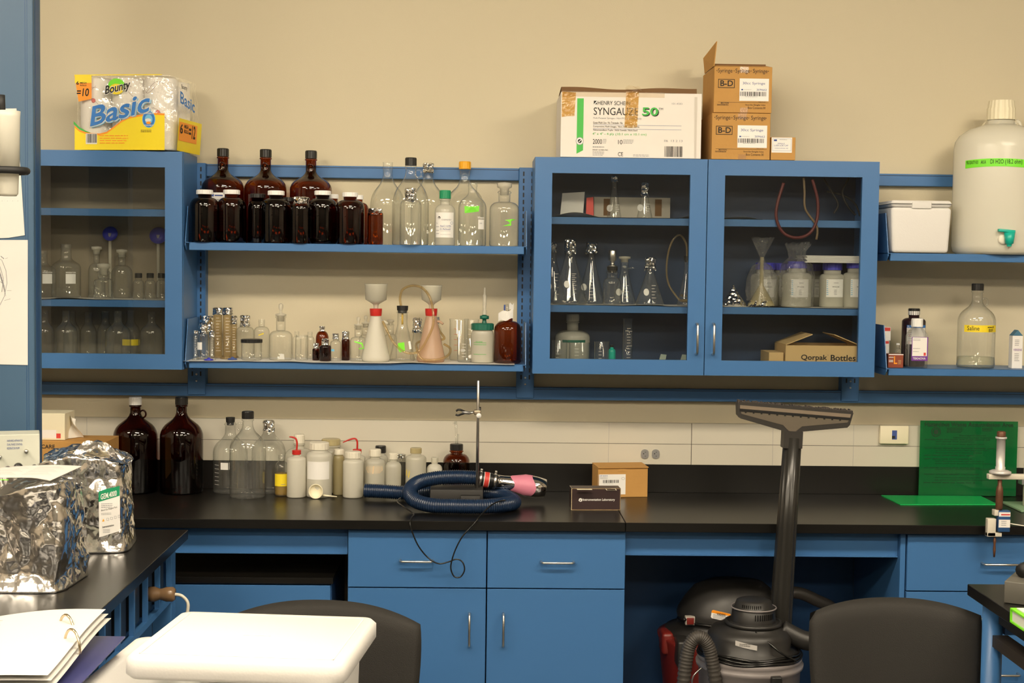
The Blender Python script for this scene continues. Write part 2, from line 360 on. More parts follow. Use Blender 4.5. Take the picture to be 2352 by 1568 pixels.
def bottle(name, label, cat, px, top, hw, Y, zs, kind='jug', m=GLASS, cap=('screw', BLK), chw=None, cph=None, nhw=None, fs=.55, fn=.8,
           group=None, ring=False, liquid=None, lip=True, sq=False, yrot=0, capname='cap'):
    s = S(Y); zt = P(px, top, Y).z; H = zt-zs; R = hw/s
    x = P(px, top+H*s*.5, Y).x
    o = Obj(); o.root = thing(name, label, cat, (x, Y, zs), yrot, group); o.s = s; o.R = R; o.H = H; o.x = x; o.Y = Y; o.zs = zs; o.px = px; o.top = top; o.base = top+H*s
    ch = (cph or 0)/s; cr = (chw or hw*.5)/s; nr = (nhw or hw*.35)/s
    GH = H-ch*.35 if cap and cap[0] != 'foil' else H-.001
    if cap and cap[0] in ('stopper', 'glass_stopper', 'flat_stopper'): GH = H-ch*.66
    o.GH = GH
    p = prof(kind, R, GH, nr, fs, fn)
    if lip and kind != 'cyl':
        w = .06*nr; e = nr
        if cap is None: p = p[:-1]+[(nr, GH*.93), (nr*1.12, GH*.935), (nr*1.12, GH*.95), (nr, GH*.955), (nr*1.02, GH*.985), (nr*1.08, GH)]
        else:
            zc = H-ch-.004 if cap[0] == 'screw' else GH-.006
            if zc > GH*fn+.006: p = p[:-1]+[(nr, zc-.004), (nr*1.18, zc-.002), (nr*1.18, zc+.001), (nr, zc+.003), (nr, GH)]
    b = MB()
    if sq:
        b.lathe(p, m, 4, mx=Matrix.Rotation(PI/4, 4, 'Z') @ Matrix.Scale(1.35, 4), smooth=False) if False else b.lathe(p, m, 8, smooth=False)
    else: b.lathe(p, m, 32)
    if ring:
        sg = 1 if ring > 0 else -1; zr = H*(fn-.04 if abs(ring) == 1 else fn+.01) if cap else H*.86; rr = .011
        if abs(ring) == 2: b.tube([(nr*.3*math.sin(a)*0+rr*math.cos(a)*.9, -nr-.003-.0035*abs(math.sin(a)), zr+rr*1.3*math.sin(a)) for a in [2*PI*k/14 for k in range(14)]], .0028, m, 6, closed=True)
        else: b.tube([(sg*(nr+.008+rr*math.cos(a)), 0, zr+rr*1.2*math.sin(a)) for a in [2*PI*k/16 for k in range(16)]], .0035, m, 6, closed=True)
    b.build('body', o.root)
    if liquid:
        lm, lf = liquid; lr = R*.97; b = MB()
        if kind == 'cone': b.lathe([(0, .003), (R*.9, .003), (R*.95, R*.13), (nr+(R*.93-nr)*(1-lf), fn*H*lf), (0, fn*H*lf)], lm, 28)
        else: b.lathe([(0, .003), (lr*.95, .003), (lr, .01), (lr, H*lf), (0, H*lf)], lm, 28)
        b.build('liquid', o.root)
    if cap:
        c = cap_mb(cap[0], cr, ch, cap[1]); c.build({'foil': 'foil_cover'}.get(cap[0], 'stopper' if 'stopper' in cap[0] else capname), o.root, (0, 0, H-ch))
    return o
def blabel(o, name='label', dr=.0): return LB(o.px, o.base, o.s, R=o.R+dr)
# ================= room =================
def sbox(name, *a, bev=0):
    b = MB(); b.box(*a, bev=bev); return struct(b.build(name))
XL, XR, YB, ZC = -3.6, 3.8, -7.6, 3.25
sbox('wall_back', XL-.1, XR+.1, 0, .1, -.05, ZC+.1, WALL)
sbox('wall_left', XL-.1, XL, YB, 0, -.05, ZC+.1, WALLD)
sbox('wall_right', XR, XR+.1, YB, 0, -.05, ZC+.1, WALLD)
sbox('wall_front', XL-.1, XR+.1, YB-.1, YB, -.05, ZC+.1, WALLF)
sbox('floor', XL-.1, XR+.1, YB, 0, -.1, 0, FLOOR)
sbox('ceiling', XL, XR, YB, 0, ZC, ZC+.1, CEIL)
LMS = []
for st in LAMP:
    LM, n_, N_, L_ = nt('lamp_diffuser'); N_.remove(N_['Principled BSDF']); e_ = N_.new('ShaderNodeEmission')
    e_.inputs[0].default_value = (*LAMPCOL, 1); e_.inputs[1].default_value = st; L_.new(e_.outputs[0], N_['Material Output'].inputs[0]); LMS.append(LM)
for iy, ly in enumerate((-2.75, -4.9, -6.8)):
    for ix, lx in enumerate((-2.3, -.1, 2.1)):
        t = thing('ceiling_light', 'wraparound fluorescent ceiling light, row %s, %s' % (('nearest the shelf wall', 'above the camera', 'furthest from the shelf wall')[iy], ('left', 'middle', 'right')[ix]), 'ceiling light', (lx, ly, ZC), 0, 'ceiling lights')
        b = MB()
        for a in ((-.62, -.60, -.15, .15), (.60, .62, -.15, .15)): b.box(a[0], a[1], a[2], a[3], -.10, 0, WHITE)
        b.build('frame', t)
        b = MB(); b.box(-.60, .60, -.14, .14, -.095, -.002, LMS[iy], .03, 3); b.build('diffuser', t)

# wall service strip, plates
b = MB(); RZ0, RZ1 = 1.018, 1.171
b.box(XL+.01, XR-.01, -.022, -.0005, RZ0+.0005, RZ1, RACE)
b.box(XL+.01, XR-.01, -.0225, -.0215, 1.0935, 1.095, SEAM)
for px in (1588,): 
    x = P(px, 1010, -.02).x; b.box(x-.001, x+.001, -.0228, -.0215, RZ0, RZ1, SEAM)
for px in (200, 1398, 1775, 1960):
    x = P(px, 1010, -.02).x; b.box(x-.0004, x+.0004, -.0226, -.0215, RZ0, RZ1, GINK)
o = b.build('service_raceway'); tag(o, 'long cream metal service raceway along the wall above the black backsplash', 'raceway')
for i, px in enumerate((1481, 1506)):
    c = P(px, 1042, -.023); b = MB(); r = 10/S(0)
    b.prism([(r*1.0*math.cos(a)*1, r*1.08*math.sin(a)) if abs(math.cos(a)) < .86 else (r*.86*(1 if math.cos(a) > 0 else -1), r*1.08*math.sin(a)) for a in [2*PI*k/28 for k in range(28)]], -.004, 0, DIMM)
    for u0, v0, u1, v1 in ((-.006, -.001, -.003, .003), (-.0005, .006, .004, .0075), (-.0005, -.0085, .004, -.007)): b.box(u0, u1, -.0045, -.0035, v0, v1, BLKR)
    b.lathe([(0, 0), (.0022, 0), (.0022, .002), (0, .002)], STEEL, 10, mx=M4(((-.013 if i == 0 else .013), 0, 0), (PI/2, 0, 0)))
    o = b.build('power_outlet', None, c); tag(o, 'grey three-pin power outlet in the cream raceway, %s of the pair' % ('left' if i == 0 else 'right'), 'outlet', 'outlets in the raceway')
c0, c1 = P(2021, 1019, -.04), P(2088, 978, -.04)
t = thing('data_jack', 'cream data outlet plate with a dark blue port on the raceway', 'outlet', ((c0.x+c1.x)/2, -.022, c0.z))
w, h = (c1.x-c0.x)/2, c1.z-c0.z
b = MB(); b.box(-w, w, -.018, 0, 0, h, CREAM, .003); b.build('plate', t)
b = MB(); b.box(-.009, .009, -.019, -.017, h*.25, h*.75, BINK); b.box(-.009, .002, -.0195, -.017, h*.30, h*.45, BLKR); b.build('port', t)

# ================= wall rails and uprights =================
ZT = P(800, 381, -.03).z; ZT2 = P(800, 409, -.03).z; ZR1 = P(800, 885, -.04).z; ZR0 = P(800, 913, -.04).z
XU = [P(454, 640, -.03).x, P(1209, 640, -.03).x, P(1950, 890, -.03).x, P(1950, 890, -.03).x+1.2, P(454, 640, -.03).x-1.2]
def rail(name, x0, x1, z0, z1, y, label):
    b = MB(); b.box(x0, x1, y, 0, z0, z1, BLUE, .0015, 1, smooth=False)
    b.box(x0, x1, y-.001, y+.001, z1-.007, z1-.0055, BLKR)
    return tag(b.build(name), label, 'rail')
rail('wall_rail', XL+.01, XR-.01, ZR0, ZR1, -.042, 'long horizontal blue steel wall rail running under all the shelves and cabinets')
rail('top_rail', XU[0]+.032, XU[1]-.032, ZT2, ZT, -.03, 'short blue top rail on the wall behind the upper bottle shelf')
rail('top_rail', XU[2]+.032, XU[3]-.032, ZT2, ZT, -.03, 'blue top rail on the wall behind the foam cooler')
for i, x in enumerate(XU):
    b = MB(); zt = ZT+.002; b.box(x-.032, x+.032, -.05, -.0, ZR0+.006, zt, BLUE, .002, 1, smooth=False)
    z = ZR1+.03
    while z < zt-.03:
        for dx in (-.015, .015): b.box(x+dx-.0025, x+dx+.0025, -.0506, -.049, z, z+.016, BLKR)
        z += .0254
    for z in (ZR1+.012, ZR1+.036): b.lathe([(0, 0), (.004, 0), (.003, .002), (0, .002)], STEEL, 10, mx=M4((x, -.05, z), (PI/2, 0, 0)))
    o = b.build('shelf_upright'); tag(o, 'slotted blue wall upright %s' % ('between the left cabinet and the bottle shelves', 'between the bottle shelves and the two-door cabinet', 'behind the right end of the two-door cabinet', 'at the far right end of the right shelves', 'behind the left cabinet')[i], 'upright', 'slotted wall uprights')
# ================= open shelves =================
def shelf(pxl, pyt, pyb, x1, label, ys=-.285, hgt=.14):
    a = P(pxl, pyt, ys); zt = a.z; zb = P(pxl, pyb, ys).z; x0 = a.x
    t = thing('wall_shelf', label, 'shelf', (x0, 0, zt)); w = x1-x0; th = zt-zb
    b = MB(); b.box(0, w, ys, -.052, -.004, 0, BLUE); b.box(0, w, ys-.001, ys+.014, -th, 0, BLUE, .0015, 1, smooth=False); b.box(0, w, -.066, -.052, -th*.8, -.004, BLUE)
    b.box(.02, w-.02, ys+.1, ys+.12, -.02, -.004, BLUED); b.build('shelf_board', t)
    for k in (0, 1):
        b = MB(); xx = -.012 if k == 0 else w+.006; yy = ys-.012
        b.add([(xx+dx, y, z) for dx in (0, .003) for y, z in ((yy, 0), (yy+.045, hgt), (-.05, hgt), (-.05, -th), (yy+.02, -th), (yy, -th*.4))],
              [(0, 1, 2, 3, 4, 5), (11, 10, 9, 8, 7, 6)]+[(i, 6+i, 6+(i+1) % 6, (i+1) % 6) for i in range(6)], BLUE)
        b.box(min(xx, xx+(.014 if k == 0 else -.006)), max(xx+.003, xx+(.014 if k == 0 else -.006)), yy, -.06, -.002, .0004, BLUE)
        b.build('end_bracket', t)
    return t, zt, x0
_, ZS1, X1 = shelf(434, 556, 574, P(1204, 566, -.285).x, 'upper blue steel shelf holding amber and clear bottles', hgt=.125)
_, ZS2, _ = shelf(434, 829, 845, P(1202, 838, -.285).x, 'lower blue steel shelf holding small glassware and filter flasks', hgt=.145)
_, ZS3, XS3 = shelf(2045, 581, 599, XU[3]-.04, 'upper right blue shelf carrying the foam cooler and the carboy', ys=-.285, hgt=.14)
_, ZS4, _ = shelf(2041, 846, 862, XU[3]-.04, 'lower right blue shelf carrying the saline jug', ys=-.285, hgt=.15)
def liner(name, x0, x1, y0, y1, z, label, wob=.0015, group=None):
    rd = random.Random(int(z*1000)); ph = [rd.uniform(0, 6) for _ in range(3)]
    b = MB()
    def fn(u, v):
        x = x0+(x1-x0)*u; e = (1-v)
        return (x, y0+(y1-y0)*v+.003*math.sin(x*9+ph[0]), z+.0008+wob*max(0, math.sin(x*13+ph[1])+.6*math.sin(x*31+ph[2]))*(e**6))
    b.grid(fn, 120, 6, PAPER); b.grid(lambda u, v: tuple(a-(.0005 if k == 2 else 0) for k, a in enumerate(fn(u, v))), 120, 6, PAPER)
    return tag(b.build(name), label, 'paper liner', group)
liner('paper_liner', -1.03, .13, -.296, -.07, ZS2, 'white paper liner lying on the lower glassware shelf', .002)

# ================= wall cabinets =================
CZ0, CZ1, CY = 1.3695, 2.117, -.31
def pull(mx_len, vertical, t, loc, label=None, r=.0042):
    L = mx_len; b = MB(); st = .028
    pts = [(0, 0, -L/2), (0, -st*.8, -L/2), (0, -st, -L/2+.006), (0, -st, L/2-.006), (0, -st*.8, L/2), (0, 0, L/2)]
    if not vertical: pts = [(z, y, 0) for x, y, z in pts]
    b.tube(pts, r, STEEL, 8)
    return b.build('handle', t, loc)
def wall_cabinet(x0, x1, label, shelves, back=True, liners=()):
    t = thing('wall_cabinet', label, 'cabinet', (x0, 0, CZ0)); w = x1-x0; h = CZ1-CZ0; y = CY+.02; b = MB()
    b.box(0, .018, y, -.052, 0, h, BLUE); b.box(w-.018, w, y, -.052, 0, h, BLUE); b.box(.018, w-.018, y, -.052, h-.018, h, BLUE); b.box(.018, w-.018, y, -.052, 0, .018, BLUE)
    b.box(.018, w-.018, -.060, -.052, .018, h-.018, pmat('navy_shaded_back', (.011, .036, .092), .5) if back else pmat('taupe_shade_panel', (.22, .185, .13), .6))  # cabinet shade in the colour: navy back darkened, taupe sheet added over the wall
    b.build('carcass', t)
    for z in shelves: b = MB(); b.box(.019, w-.019, y+.012, -.062, z-.004-CZ0, z-CZ0, BLUE); b.box(.019, w-.019, y+.010, y+.024, z-.025-CZ0, z-CZ0, BLUE, .001, 1, smooth=False); b.build('interior_shelf', t)
    fw = .0585
    for k in (0, 1):
        a, c = (.001, w/2-.0015) if k == 0 else (w/2+.0015, w-.001); b = MB(); y0, y1 = CY, CY+.019
        b.box(a, a+fw, y0, y1, .001, h-.001, BLUE); b.box(c-fw, c, y0, y1, .001, h-.001, BLUE)
        b.box(a+fw, c-fw, y0, y1, h-.055, h-.001, BLUE); b.box(a+fw, c-fw, y0, y1, .001, .053, BLUE)
        d = b.build('door', t)
        b = MB(); b.box(a+fw, c-fw, CY+.008, CY+.0082, .053, h-.055, PANE); b.v = b.v; g = b.build('glass_pane', d)
        pull(.105, True, d, (c-.027 if k == 0 else a+.027, CY, .128))
    return t
XC0, XC1 = P(1226, 610, CY).x, P(2015, 620, CY).x; XM = (XC0+XC1)/2
ZA, ZB = P(1440, 500, -.28).z, P(1440, 702, -.28).z
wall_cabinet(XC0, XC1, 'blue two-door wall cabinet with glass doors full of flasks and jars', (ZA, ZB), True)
XLc = P(419, 600, CY).x; ZA2, ZB2 = P(235, 479, -.28).z, P(235, 688, -.28).z
wall_cabinet(XLc-(XC1-XC0), XLc, 'blue glass-door wall cabinet at the far left under the paper towels', (ZA2, ZB2), False)
liner('paper_liner', XC0+.022, XM+.2, -.283, -.08, ZA, 'curled white paper liner on the top shelf of the two-door cabinet', .010)
liner('paper_liner', XC0+.022, XC1-.022, -.283, -.08, ZB, 'white paper liner on the middle shelf of the two-door cabinet', .003)
liner('paper_liner', XLc-.6, XLc-.022, -.283, -.08, ZB2, 'white paper liner on the middle shelf of the left cabinet', .003)

# ================= wall bench =================
CT = .914
b = MB(); XJ = P(1437, 1200, -.65).x
for a, c in ((XL+.01, XJ-.0007), (XJ+.0007, XR-.01)): b.box(a, c, -.65, -.001, CT-.030, CT, EPOXY, .0015, 1, smooth=False)
o = b.build('worktop'); tag(o, 'long black epoxy worktop running along the whole wall', 'worktop')
b = MB(); b.box(XL+.01, XR-.01, -.020, -.001, CT, RZ0, EPOXY, .001, 1, smooth=False); o = b.build('backsplash'); tag(o, 'low black backsplash between the worktop and the cream raceway', 'backsplash')
FY = -.62; XB0, XB1 = P(798, 1300, FY).x, P(1437, 1300, FY).x
def front(t, name, x0, x1, z0, z1, hz=None, vert=False, hx=None, hl=.105):
    b = MB(); b.box(x0, x1, FY, FY+.019, z0, z1, BLUE, .0012, 1, smooth=False); d = b.build(name, t)
    if hz is not None: pull(hl, vert, d, (hx, FY, hz))
    return d
def carcass(t, x0, x1, z1, y0=FY+.02):
    b = MB()
    b.box(x0, x0+.018, y0, -.025, .10, z1, BLUED); b.box(x1-.018, x1, y0, -.025, .10, z1, BLUED); b.box(x0+.018, x1-.018, y0, -.025, .10, .118, BLUED)
    b.box(x0+.018, x1-.018, -.04, -.025, .118, z1, BLUED); b.box(x0+.018, x1-.018, y0, y0+.03, z1-.02, z1, BLUED); b.box(x0+.02, x1-.02, y0+.05, -.03, 0, .10, BLKR)
    b.build('carcass', t)
zd = P(1117, 1351, FY).z; xm = (XB0+XB1)/2; ZU = P(1117, 1219, FY).z
t = thing('base_cabinet', 'blue base cabinet with two drawers over two doors under the heat gun', 'cabinet', (0, 0, 0)); t.location = (0, 0, 0)
carcass(t, XB0, XB1, .882)
pull_z = P(958, 1286, FY).z
front(t, 'drawer', XB0+.002, xm-.002, zd+.002, ZU, pull_z, False, P(957, 1286, FY).x); front(t, 'drawer', xm+.002, XB1-.002, zd+.002, ZU, P(1280, 1289, FY).z, False, P(1280, 1289, FY).x)
hz = P(1078, 1444, FY).z
front(t, 'door', XB0+.002, xm-.002, .102, zd-.002, hz, True, P(1078, 1444, FY).x); front(t, 'door', xm+.002, XB1-.002, .102, zd-.002, hz, True, P(1156, 1444, FY).x)
XR0 = P(2082, 1300, FY).x
t = thing('base_cabinet', 'blue base cabinet with wide drawers at the right under the green sign', 'cabinet', (0, 0, 0))
carcass(t, XR0, XR0+.9, .882); zd2 = P(2150, 1358, FY).z
front(t, 'drawer', XR0+.002, XR0+.449, zd2+.002, ZU, P(2298, 1293, FY).z, False, P(2300, 1293, FY).x, .13); front(t, 'drawer', XR0+.452, XR0+.898, zd2+.002, ZU, P(2298, 1293, FY).z, False, P(2300, 1293, FY).x+.45, .13)
for k in range(2):
    z1 = zd2-.002-k*.185
    front(t, 'drawer', XR0+.002, XR0+.449, z1-.181, z1, z1-.085, False, P(2300, 1293, FY).x, .13); front(t, 'drawer', XR0+.452, XR0+.898, z1-.181, z1, z1-.085, False, P(2300, 1293, FY).x+.45, .13)
b = MB(); xx = P(2070, 1300, FY).x; b.box(xx-.002, XR0-.002, FY+.008, -.0405, 0, .882, BLUE, .001, 1, smooth=False); tag(b.build('knee_space_panel'), 'narrow blue end panel at the right side of the vacuum knee space', 'panel')
b = MB(); za = P(1600, 1276, FY+.03).z; b.box(XB1+.001, xx-.003, FY+.035, FY+.055, za, .883, BLUE); b.box(XB1+.001, xx-.003, FY+.03, FY+.075, za, za+.004, BLUE); tag(b.build('apron_rail'), 'blue apron rail over the vacuum cleaners\' knee space', 'apron')
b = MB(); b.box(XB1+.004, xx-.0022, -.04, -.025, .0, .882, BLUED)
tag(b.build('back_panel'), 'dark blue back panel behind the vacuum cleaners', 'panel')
za = P(600, 1271, FY+.03).z; xl = -1.75
b = MB(); b.box(xl, XB0-.003, FY+.035, FY+.055, za, .883, BLUE); b.box(xl, XB0-.003, FY+.03, FY+.075, za, za+.004, BLUE); tag(b.build('apron_rail'), 'blue apron rail over the low cabinet at the left', 'apron')
# low cabinet with its own black top
YL = -.60; zt = P(600, 1326, YL).z; zb = P(600, 1340, YL).z; x1 = P(765, 1335, YL).x
t = thing('low_cabinet', 'low blue undercounter cabinet with a black top left of the drawers', 'cabinet', (x1, YL, 0))
b = MB(); b.box(-.9, 0, 0, .5, zb, zt, EPOXY, .001, 1, smooth=False); b.build('top', t)
b = MB(); b.box(-.9, -.006, .022, .48, .05, zb, BLUED); b.box(-.88, -.02, .05, .45, 0, .05, BLKR); b.build('carcass', t)
b = MB(); b.box(-.895, -.009, .003, .021, .06, zb-.006, BLUE, .0012, 1, smooth=False); b.build('door', t)
# ================= upper shelf bottles =================
GA = 'large amber jugs at the back of the upper shelf'
for px, top, d in ((512, 341, 'leftmost, with white label'), (610, 343, 'middle of three'), (714, 346, 'rightmost of three')):
    o = bottle('amber_jug', 'big amber jug with black cap on the upper shelf, '+d, 'jug', px, top, 48, -.083, ZS1, 'jug', AMBER, ('screw', BLK), 13, 18, 12, .60, .80, GA, ring=2)
    if px == 512:
        l = blabel(o); l.rect(486, 443, 556, 530, LBL); l.rect(488, 446, 500, 452, BINK, 1); l.rect(502, 448, 520, 451, BINK, 1); l.lines(500, 458, 530, 520, 9, GINK); l.build('label', o.root)
GW = 'wide-mouth amber jars on the upper shelf'
for px, top, hw, Y, cw, d in ((470, 436, 33, -.25, 18.5, 'leftmost in the front row'), (532, 436, 33, -.22, 18.5, 'second in the front row'), (634, 438, 33.5, -.24, 18.5, 'in front of the middle amber jug'),
                        (741, 438, 34, -.21, 18.5, 'right of the foil-capped jar'), (804, 442, 33, -.25, 17.5, 'rightmost in the front row'),
                        (766, 446, 23, -.158, 11, 'small and half hidden behind the fourth'), (823, 448, 24, -.145, 11, 'small and half hidden behind the rightmost')):
    bottle('amber_jar', 'amber jar with white cap on the upper shelf, '+d, 'jar', px, top, hw, Y, ZS1, 'round', AMBERD if hw > 30 else AMBER, ('screw', WHITE), cw, 10, cw*.86, .72, .88, GW, lip=False)
bottle('amber_jar', 'dark amber jar with black lid half hidden between white-capped jars on the upper shelf', 'jar', 592, 445, 23, -.192, ZS1, 'round', AMBERD, ('screw', BLK), 17, 9, 14, .72, .88, lip=False)
bottle('amber_jar', 'dark amber bottle with small black cap behind the foil-capped jar', 'jar', 662, 453, 13, -.15, ZS1, 'round', AMBERD, ('screw', BLK), 12, 9, 10, .72, .88, lip=False)
bottle('amber_jar', 'dark amber bottle with its neck wrapped in crumpled foil on the upper shelf', 'jar', 691, 452, 25, -.262, ZS1, 'round', AMBERD, ('foil', FOIL), 18, 19, 16, .74, .87, lip=False)
bottle('amber_vial', 'small straight amber jar with ribbed foil cover at the right end of the amber jars', 'jar', 862, 478, 18, -.245, ZS1, 'round', AMBER, ('foil', FOIL), 15.5, 14, 14, .84, .89, lip=False)
bottle('clear_jug', 'clear glass jug without a cap, behind the small amber foil-topped jar', 'jug', 890, 372, 40, -.068, ZS1, 'jug', GLASS, None, nhw=11, fs=.47, fn=.84, ring=2)
bottle('clear_jug', 'tall clear glass jug with black cap and ring handle on the upper shelf', 'jug', 943, 362, 42, -.175, ZS1, 'jug', GLASS, ('screw', BLK), 13, 18, 12, .47, .86, ring=1)
bottle('clear_jug', 'clear glass jug with foil-wrapped mouth behind the black-capped jug', 'jug', 983, 374, 40, -.068, ZS1, 'jug', GLASS, ('foil', FOIL), 12, 20, 11, .48, .83, ring=-1)
bottle('clear_jug', 'clear glass jug with bright yellow cap at the back of the upper shelf', 'jug', 1067, 371, 44, -.075, ZS1, 'jug', GLASS, ('screw', YCAP), 13.5, 17, 12, .5, .80, ring=2)
bottle('clear_bottle', 'short clear bottle with crumpled foil over its neck, in front of the black-capped jug', 'bottle', 943, 432, 25, -.275, ZS1, 'round', GLASS, ('foil', FOIL), 13, 26, 11, .70, .80)
o = bottle('plastic_bottle', 'frosted bottle with green cap and handwritten white label on the upper shelf', 'bottle', 1022, 437, 23.5, -.235, ZS1, 'round', HDPEC, ('screw', GCAP), 13, 19, 10.5, .64, .78)
l = blabel(o); l.rect(998.5, 488, 1045, 545, LBL); l.ell(1009, 500, 3.2, 3.2, BLINK, 1); l.ell(1009, 501, 1.5, 1.8, LBL, 2)
l.text('CHEMISTRY', 1015, 503, 1038, 506.5, GINK); l.text('NaCl 0.9%', 1012, 517, 1037, 521, BINK); l.text('No', 1001, 511, 1005, 514, GINK); l.ring(1039, 512, 4, 3, .5, BINK, 1)
for k in range(3): l.rect(1000, 520+8*k, 1009, 521+8*k, GINK, 1); l.rect(1012, 522+8*k, 1036, 522.4+8*k, GINK, 1)
l.text('Dr McDonald', 1011, 524, 1035, 528, BINK, skew=1); l.build('label', o.root)
o = bottle('clear_bottle', 'clear lab bottle with green tape strip and open mouth on the upper shelf', 'bottle', 1085, 418, 32.5, -.225, ZS1, 'jug', GLASS, None, nhw=10, fs=.60, fn=.84)
l = blabel(o); l.poly([(1066, 474), (1067, 490), (1078, 489), (1100, 486), (1101, 473), (1084, 475)], GTAPE); l.rect(1099, 504, 1116, 526, LBL); l.text('Wheaton', 1097, 497, 1116, 502, LBL, bold=True); l.text('1000', 1102, 511, 1109, 514, GINK, 2)
l.build('label', o.root)
o = bottle('reagent_bottle', 'reagent bottle with flat stopper and torn green tape at the right of the upper shelf', 'bottle', 1158, 418, 34, -.22, ZS1, 'round', GLASS, ('flat_stopper', FROST), 12.5, 30, 13.5, .67, .80)
l = blabel(o); l.poly([(1159, 506), (1176, 503), (1189, 503.5), (1174, 508), (1174, 518), (1154, 519.5), (1172, 513), (1166, 508)], GTAPE); l.build('tape', o.root)

# ================= lower shelf glassware =================
ZL = ZS2+.0016
def cyl(px, top, hw, Y, label, foil=12, m=GLASS, base=1.6, zs=None, name='graduated_cylinder', cat='cylinder'):
    s = S(Y); zs = ZL if zs is None else zs; H = P(px, top, Y).z-zs; R = hw/s; x = P(px, top+H*s/2, Y).x
    t = thing(name, label, cat, (x, Y, zs)); b = MB()
    b.lathe([(0, 0), (R*base, 0), (R*base, .004), (R, .009), (R, H), (R*1.1, H+.001)], m, 20); b.build('body', t)
    l = LB(0, 0, s, R=R)
    for k in range(12): l.rect(-hw*.2, -H*s*(.15+.06*k), hw*.5 if k % 5 else hw*.9, -H*s*(.15+.06*k)+.7, LBL)
    l.build('graduation', t)
    if foil: cap_mb('foil', R*1.12, foil/s, FOIL).build('foil_cover', t, (0, 0, H+.002-foil/s+.0005))
    return t
cyl(500, 708, 10, -.12, 'tall yellowish measuring cylinder with foil cover, left of the pair on the lower shelf', 14, TUBING)
cyl(522, 708, 10, -.16, 'tall yellowish measuring cylinder with foil cover, right of the pair on the lower shelf', 14, TUBING)
cyl(537, 727, 7, -.105, 'narrower measuring cylinder with foil top behind the tall pair', 17, TUBING)
bottle('clear_bottle', 'clear bottle with large crumpled foil hood at the back left of the lower shelf', 'bottle', 477, 726, 17, -.10, ZL, 'round', GLASS, ('foil', FOIL), 13, 30, 9, .6, .75)
o = bottle('clear_bottle', 'foil-capped bottle with white label patch at the left of the lower shelf', 'bottle', 466, 742, 16, -.20, ZL, 'round', GLASS, ('foil', FOIL), 10, 22, 8, .64, .76)
l = blabel(o); l.rect(454, 785, 467, 802, LBL); l.build('label', o.root)
cyl(449, 760, 5, -.235, 'slim small cylinder with foil scrap at the far left of the lower shelf', 7)
cyl(487, 762, 5.5, -.24, 'slim small cylinder with a crumpled foil ball on top in front of the tall pair', 12)
bottle('clear_bottle', 'clear bottle with pointed foil hood behind the black-lidded jar', 'bottle', 563, 724, 21, -.10, ZL, 'round', GLASS, ('foil', FOIL), 11, 22, 9, .62, .74)
o = bottle('clear_bottle', 'clear bottle with open neck and yellow tape mark behind the black-lidded jar', 'bottle', 601, 733, 18, -.11, ZL, 'round', GLASS, None, nhw=7, fs=.68, fn=.82)
l = blabel(o); l.poly([(596, 768), (608, 763), (608, 766), (597, 770)], YTAPE); l.build('tape', o.root)
o = bottle('clear_jar', 'low clear jar with flat black lid at the front of the lower shelf', 'jar', 578, 778, 23.5, -.22, ZL, 'cyl', GLASS, ('screw', BLK), 24, 8.5, 22, lip=False)
o = bottle('reagent_bottle', 'clear round-shouldered reagent bottle with tall ground glass stopper on the lower shelf', 'bottle', 645, 696, 27, -.20, ZL, 'round', GLASS, ('glass_stopper', FROST), 10, 42, 10.5, .52, .66)
b = MB(); b.prism([(-.014, 0), (.012, .0), (.010, .018), (-.003, .020), (-.005, .010)], -.001, .001, PAPER); p_ = b.build('torn_paper', None, (o.x+.004, o.Y-.02, ZL+.004)); tag(p_, 'small torn paper slip inside the stoppered reagent bottle', 'paper')
bottle('clear_bottle', 'small clear bottle, left of the two behind the clear glass dish', 'bottle', 682, 760, 10, -.115, ZL, 'round', GLASS, None, nhw=5, fs=.68, fn=.82)
bottle('clear_bottle', 'small clear bottle, right of the two behind the clear glass dish', 'bottle', 712, 761, 10, -.115, ZL, 'round', GLASS, None, nhw=5.5, fs=.68, fn=.82)
bottle('glass_dish', 'squat clear glass dish in front of two small clear bottles', 'dish', 693, 768, 15, -.19, ZL, 'round', GLASS, None, nhw=13, fs=.8, fn=.95)
bottle('amber_bottle', 'round amber bottle with foil top at the back of the small amber group', 'bottle', 740, 749, 15, -.11, ZL, 'round', AMBER, ('foil', FOIL), 6, 11, 5, .62, .86)
bottle('amber_bottle', 'short amber jar with foil cap at the front of the small amber group', 'bottle', 747, 777, 13.5, -.225, ZL, 'round', AMBERD, ('foil', FOIL), 8, 15, 7, .62, .72)
bottle('amber_bottle', 'smallest dark bottle with folded foil left of the short amber jar', 'bottle', 726, 788, 8.5, -.19, ZL, 'round', AMBERD, ('foil', FOIL), 6, 16, 5, .62, .72)
o = bottle('clear_bottle', 'small clear bottle with foil cap and blue tape among the amber bottles', 'bottle', 771, 766, 12.5, -.225, ZL, 'round', GLASS, ('foil', FOIL), 7, 12, 6, .62, .76)
l = blabel(o); l.rect(761, 801, 769, 806, LBLUE); l.build('tape', o.root)
bottle('amber_bottle', 'dark amber bottle with foil hood right of the small clear bottle', 'bottle', 794, 761, 9.5, -.17, ZL, 'round', AMBERD, ('foil', FOIL), 8, 17, 6, .66, .76)
o = bottle('reagent_bottle', 'small clear reagent bottle with ground stopper and green tape beside the white flask', 'bottle', 823, 727, 19, -.215, ZL, 'round', GLASS, ('glass_stopper', FROST), 8, 30, 8.5, .55, .68)
l = blabel(o); l.poly([(815, 782), (834, 786), (839, 800), (826, 801), (826, 798), (836, 798), (832, 790), (816, 785)], GTAPE); l.build('tape', o.root)
bottle('reagent_bottle', 'clear stoppered bottle half hidden behind the white filter flask', 'bottle', 840, 724, 16, -.10, ZL, 'round', GLASS, ('glass_stopper', FROST), 8, 28, 8, .55, .68)

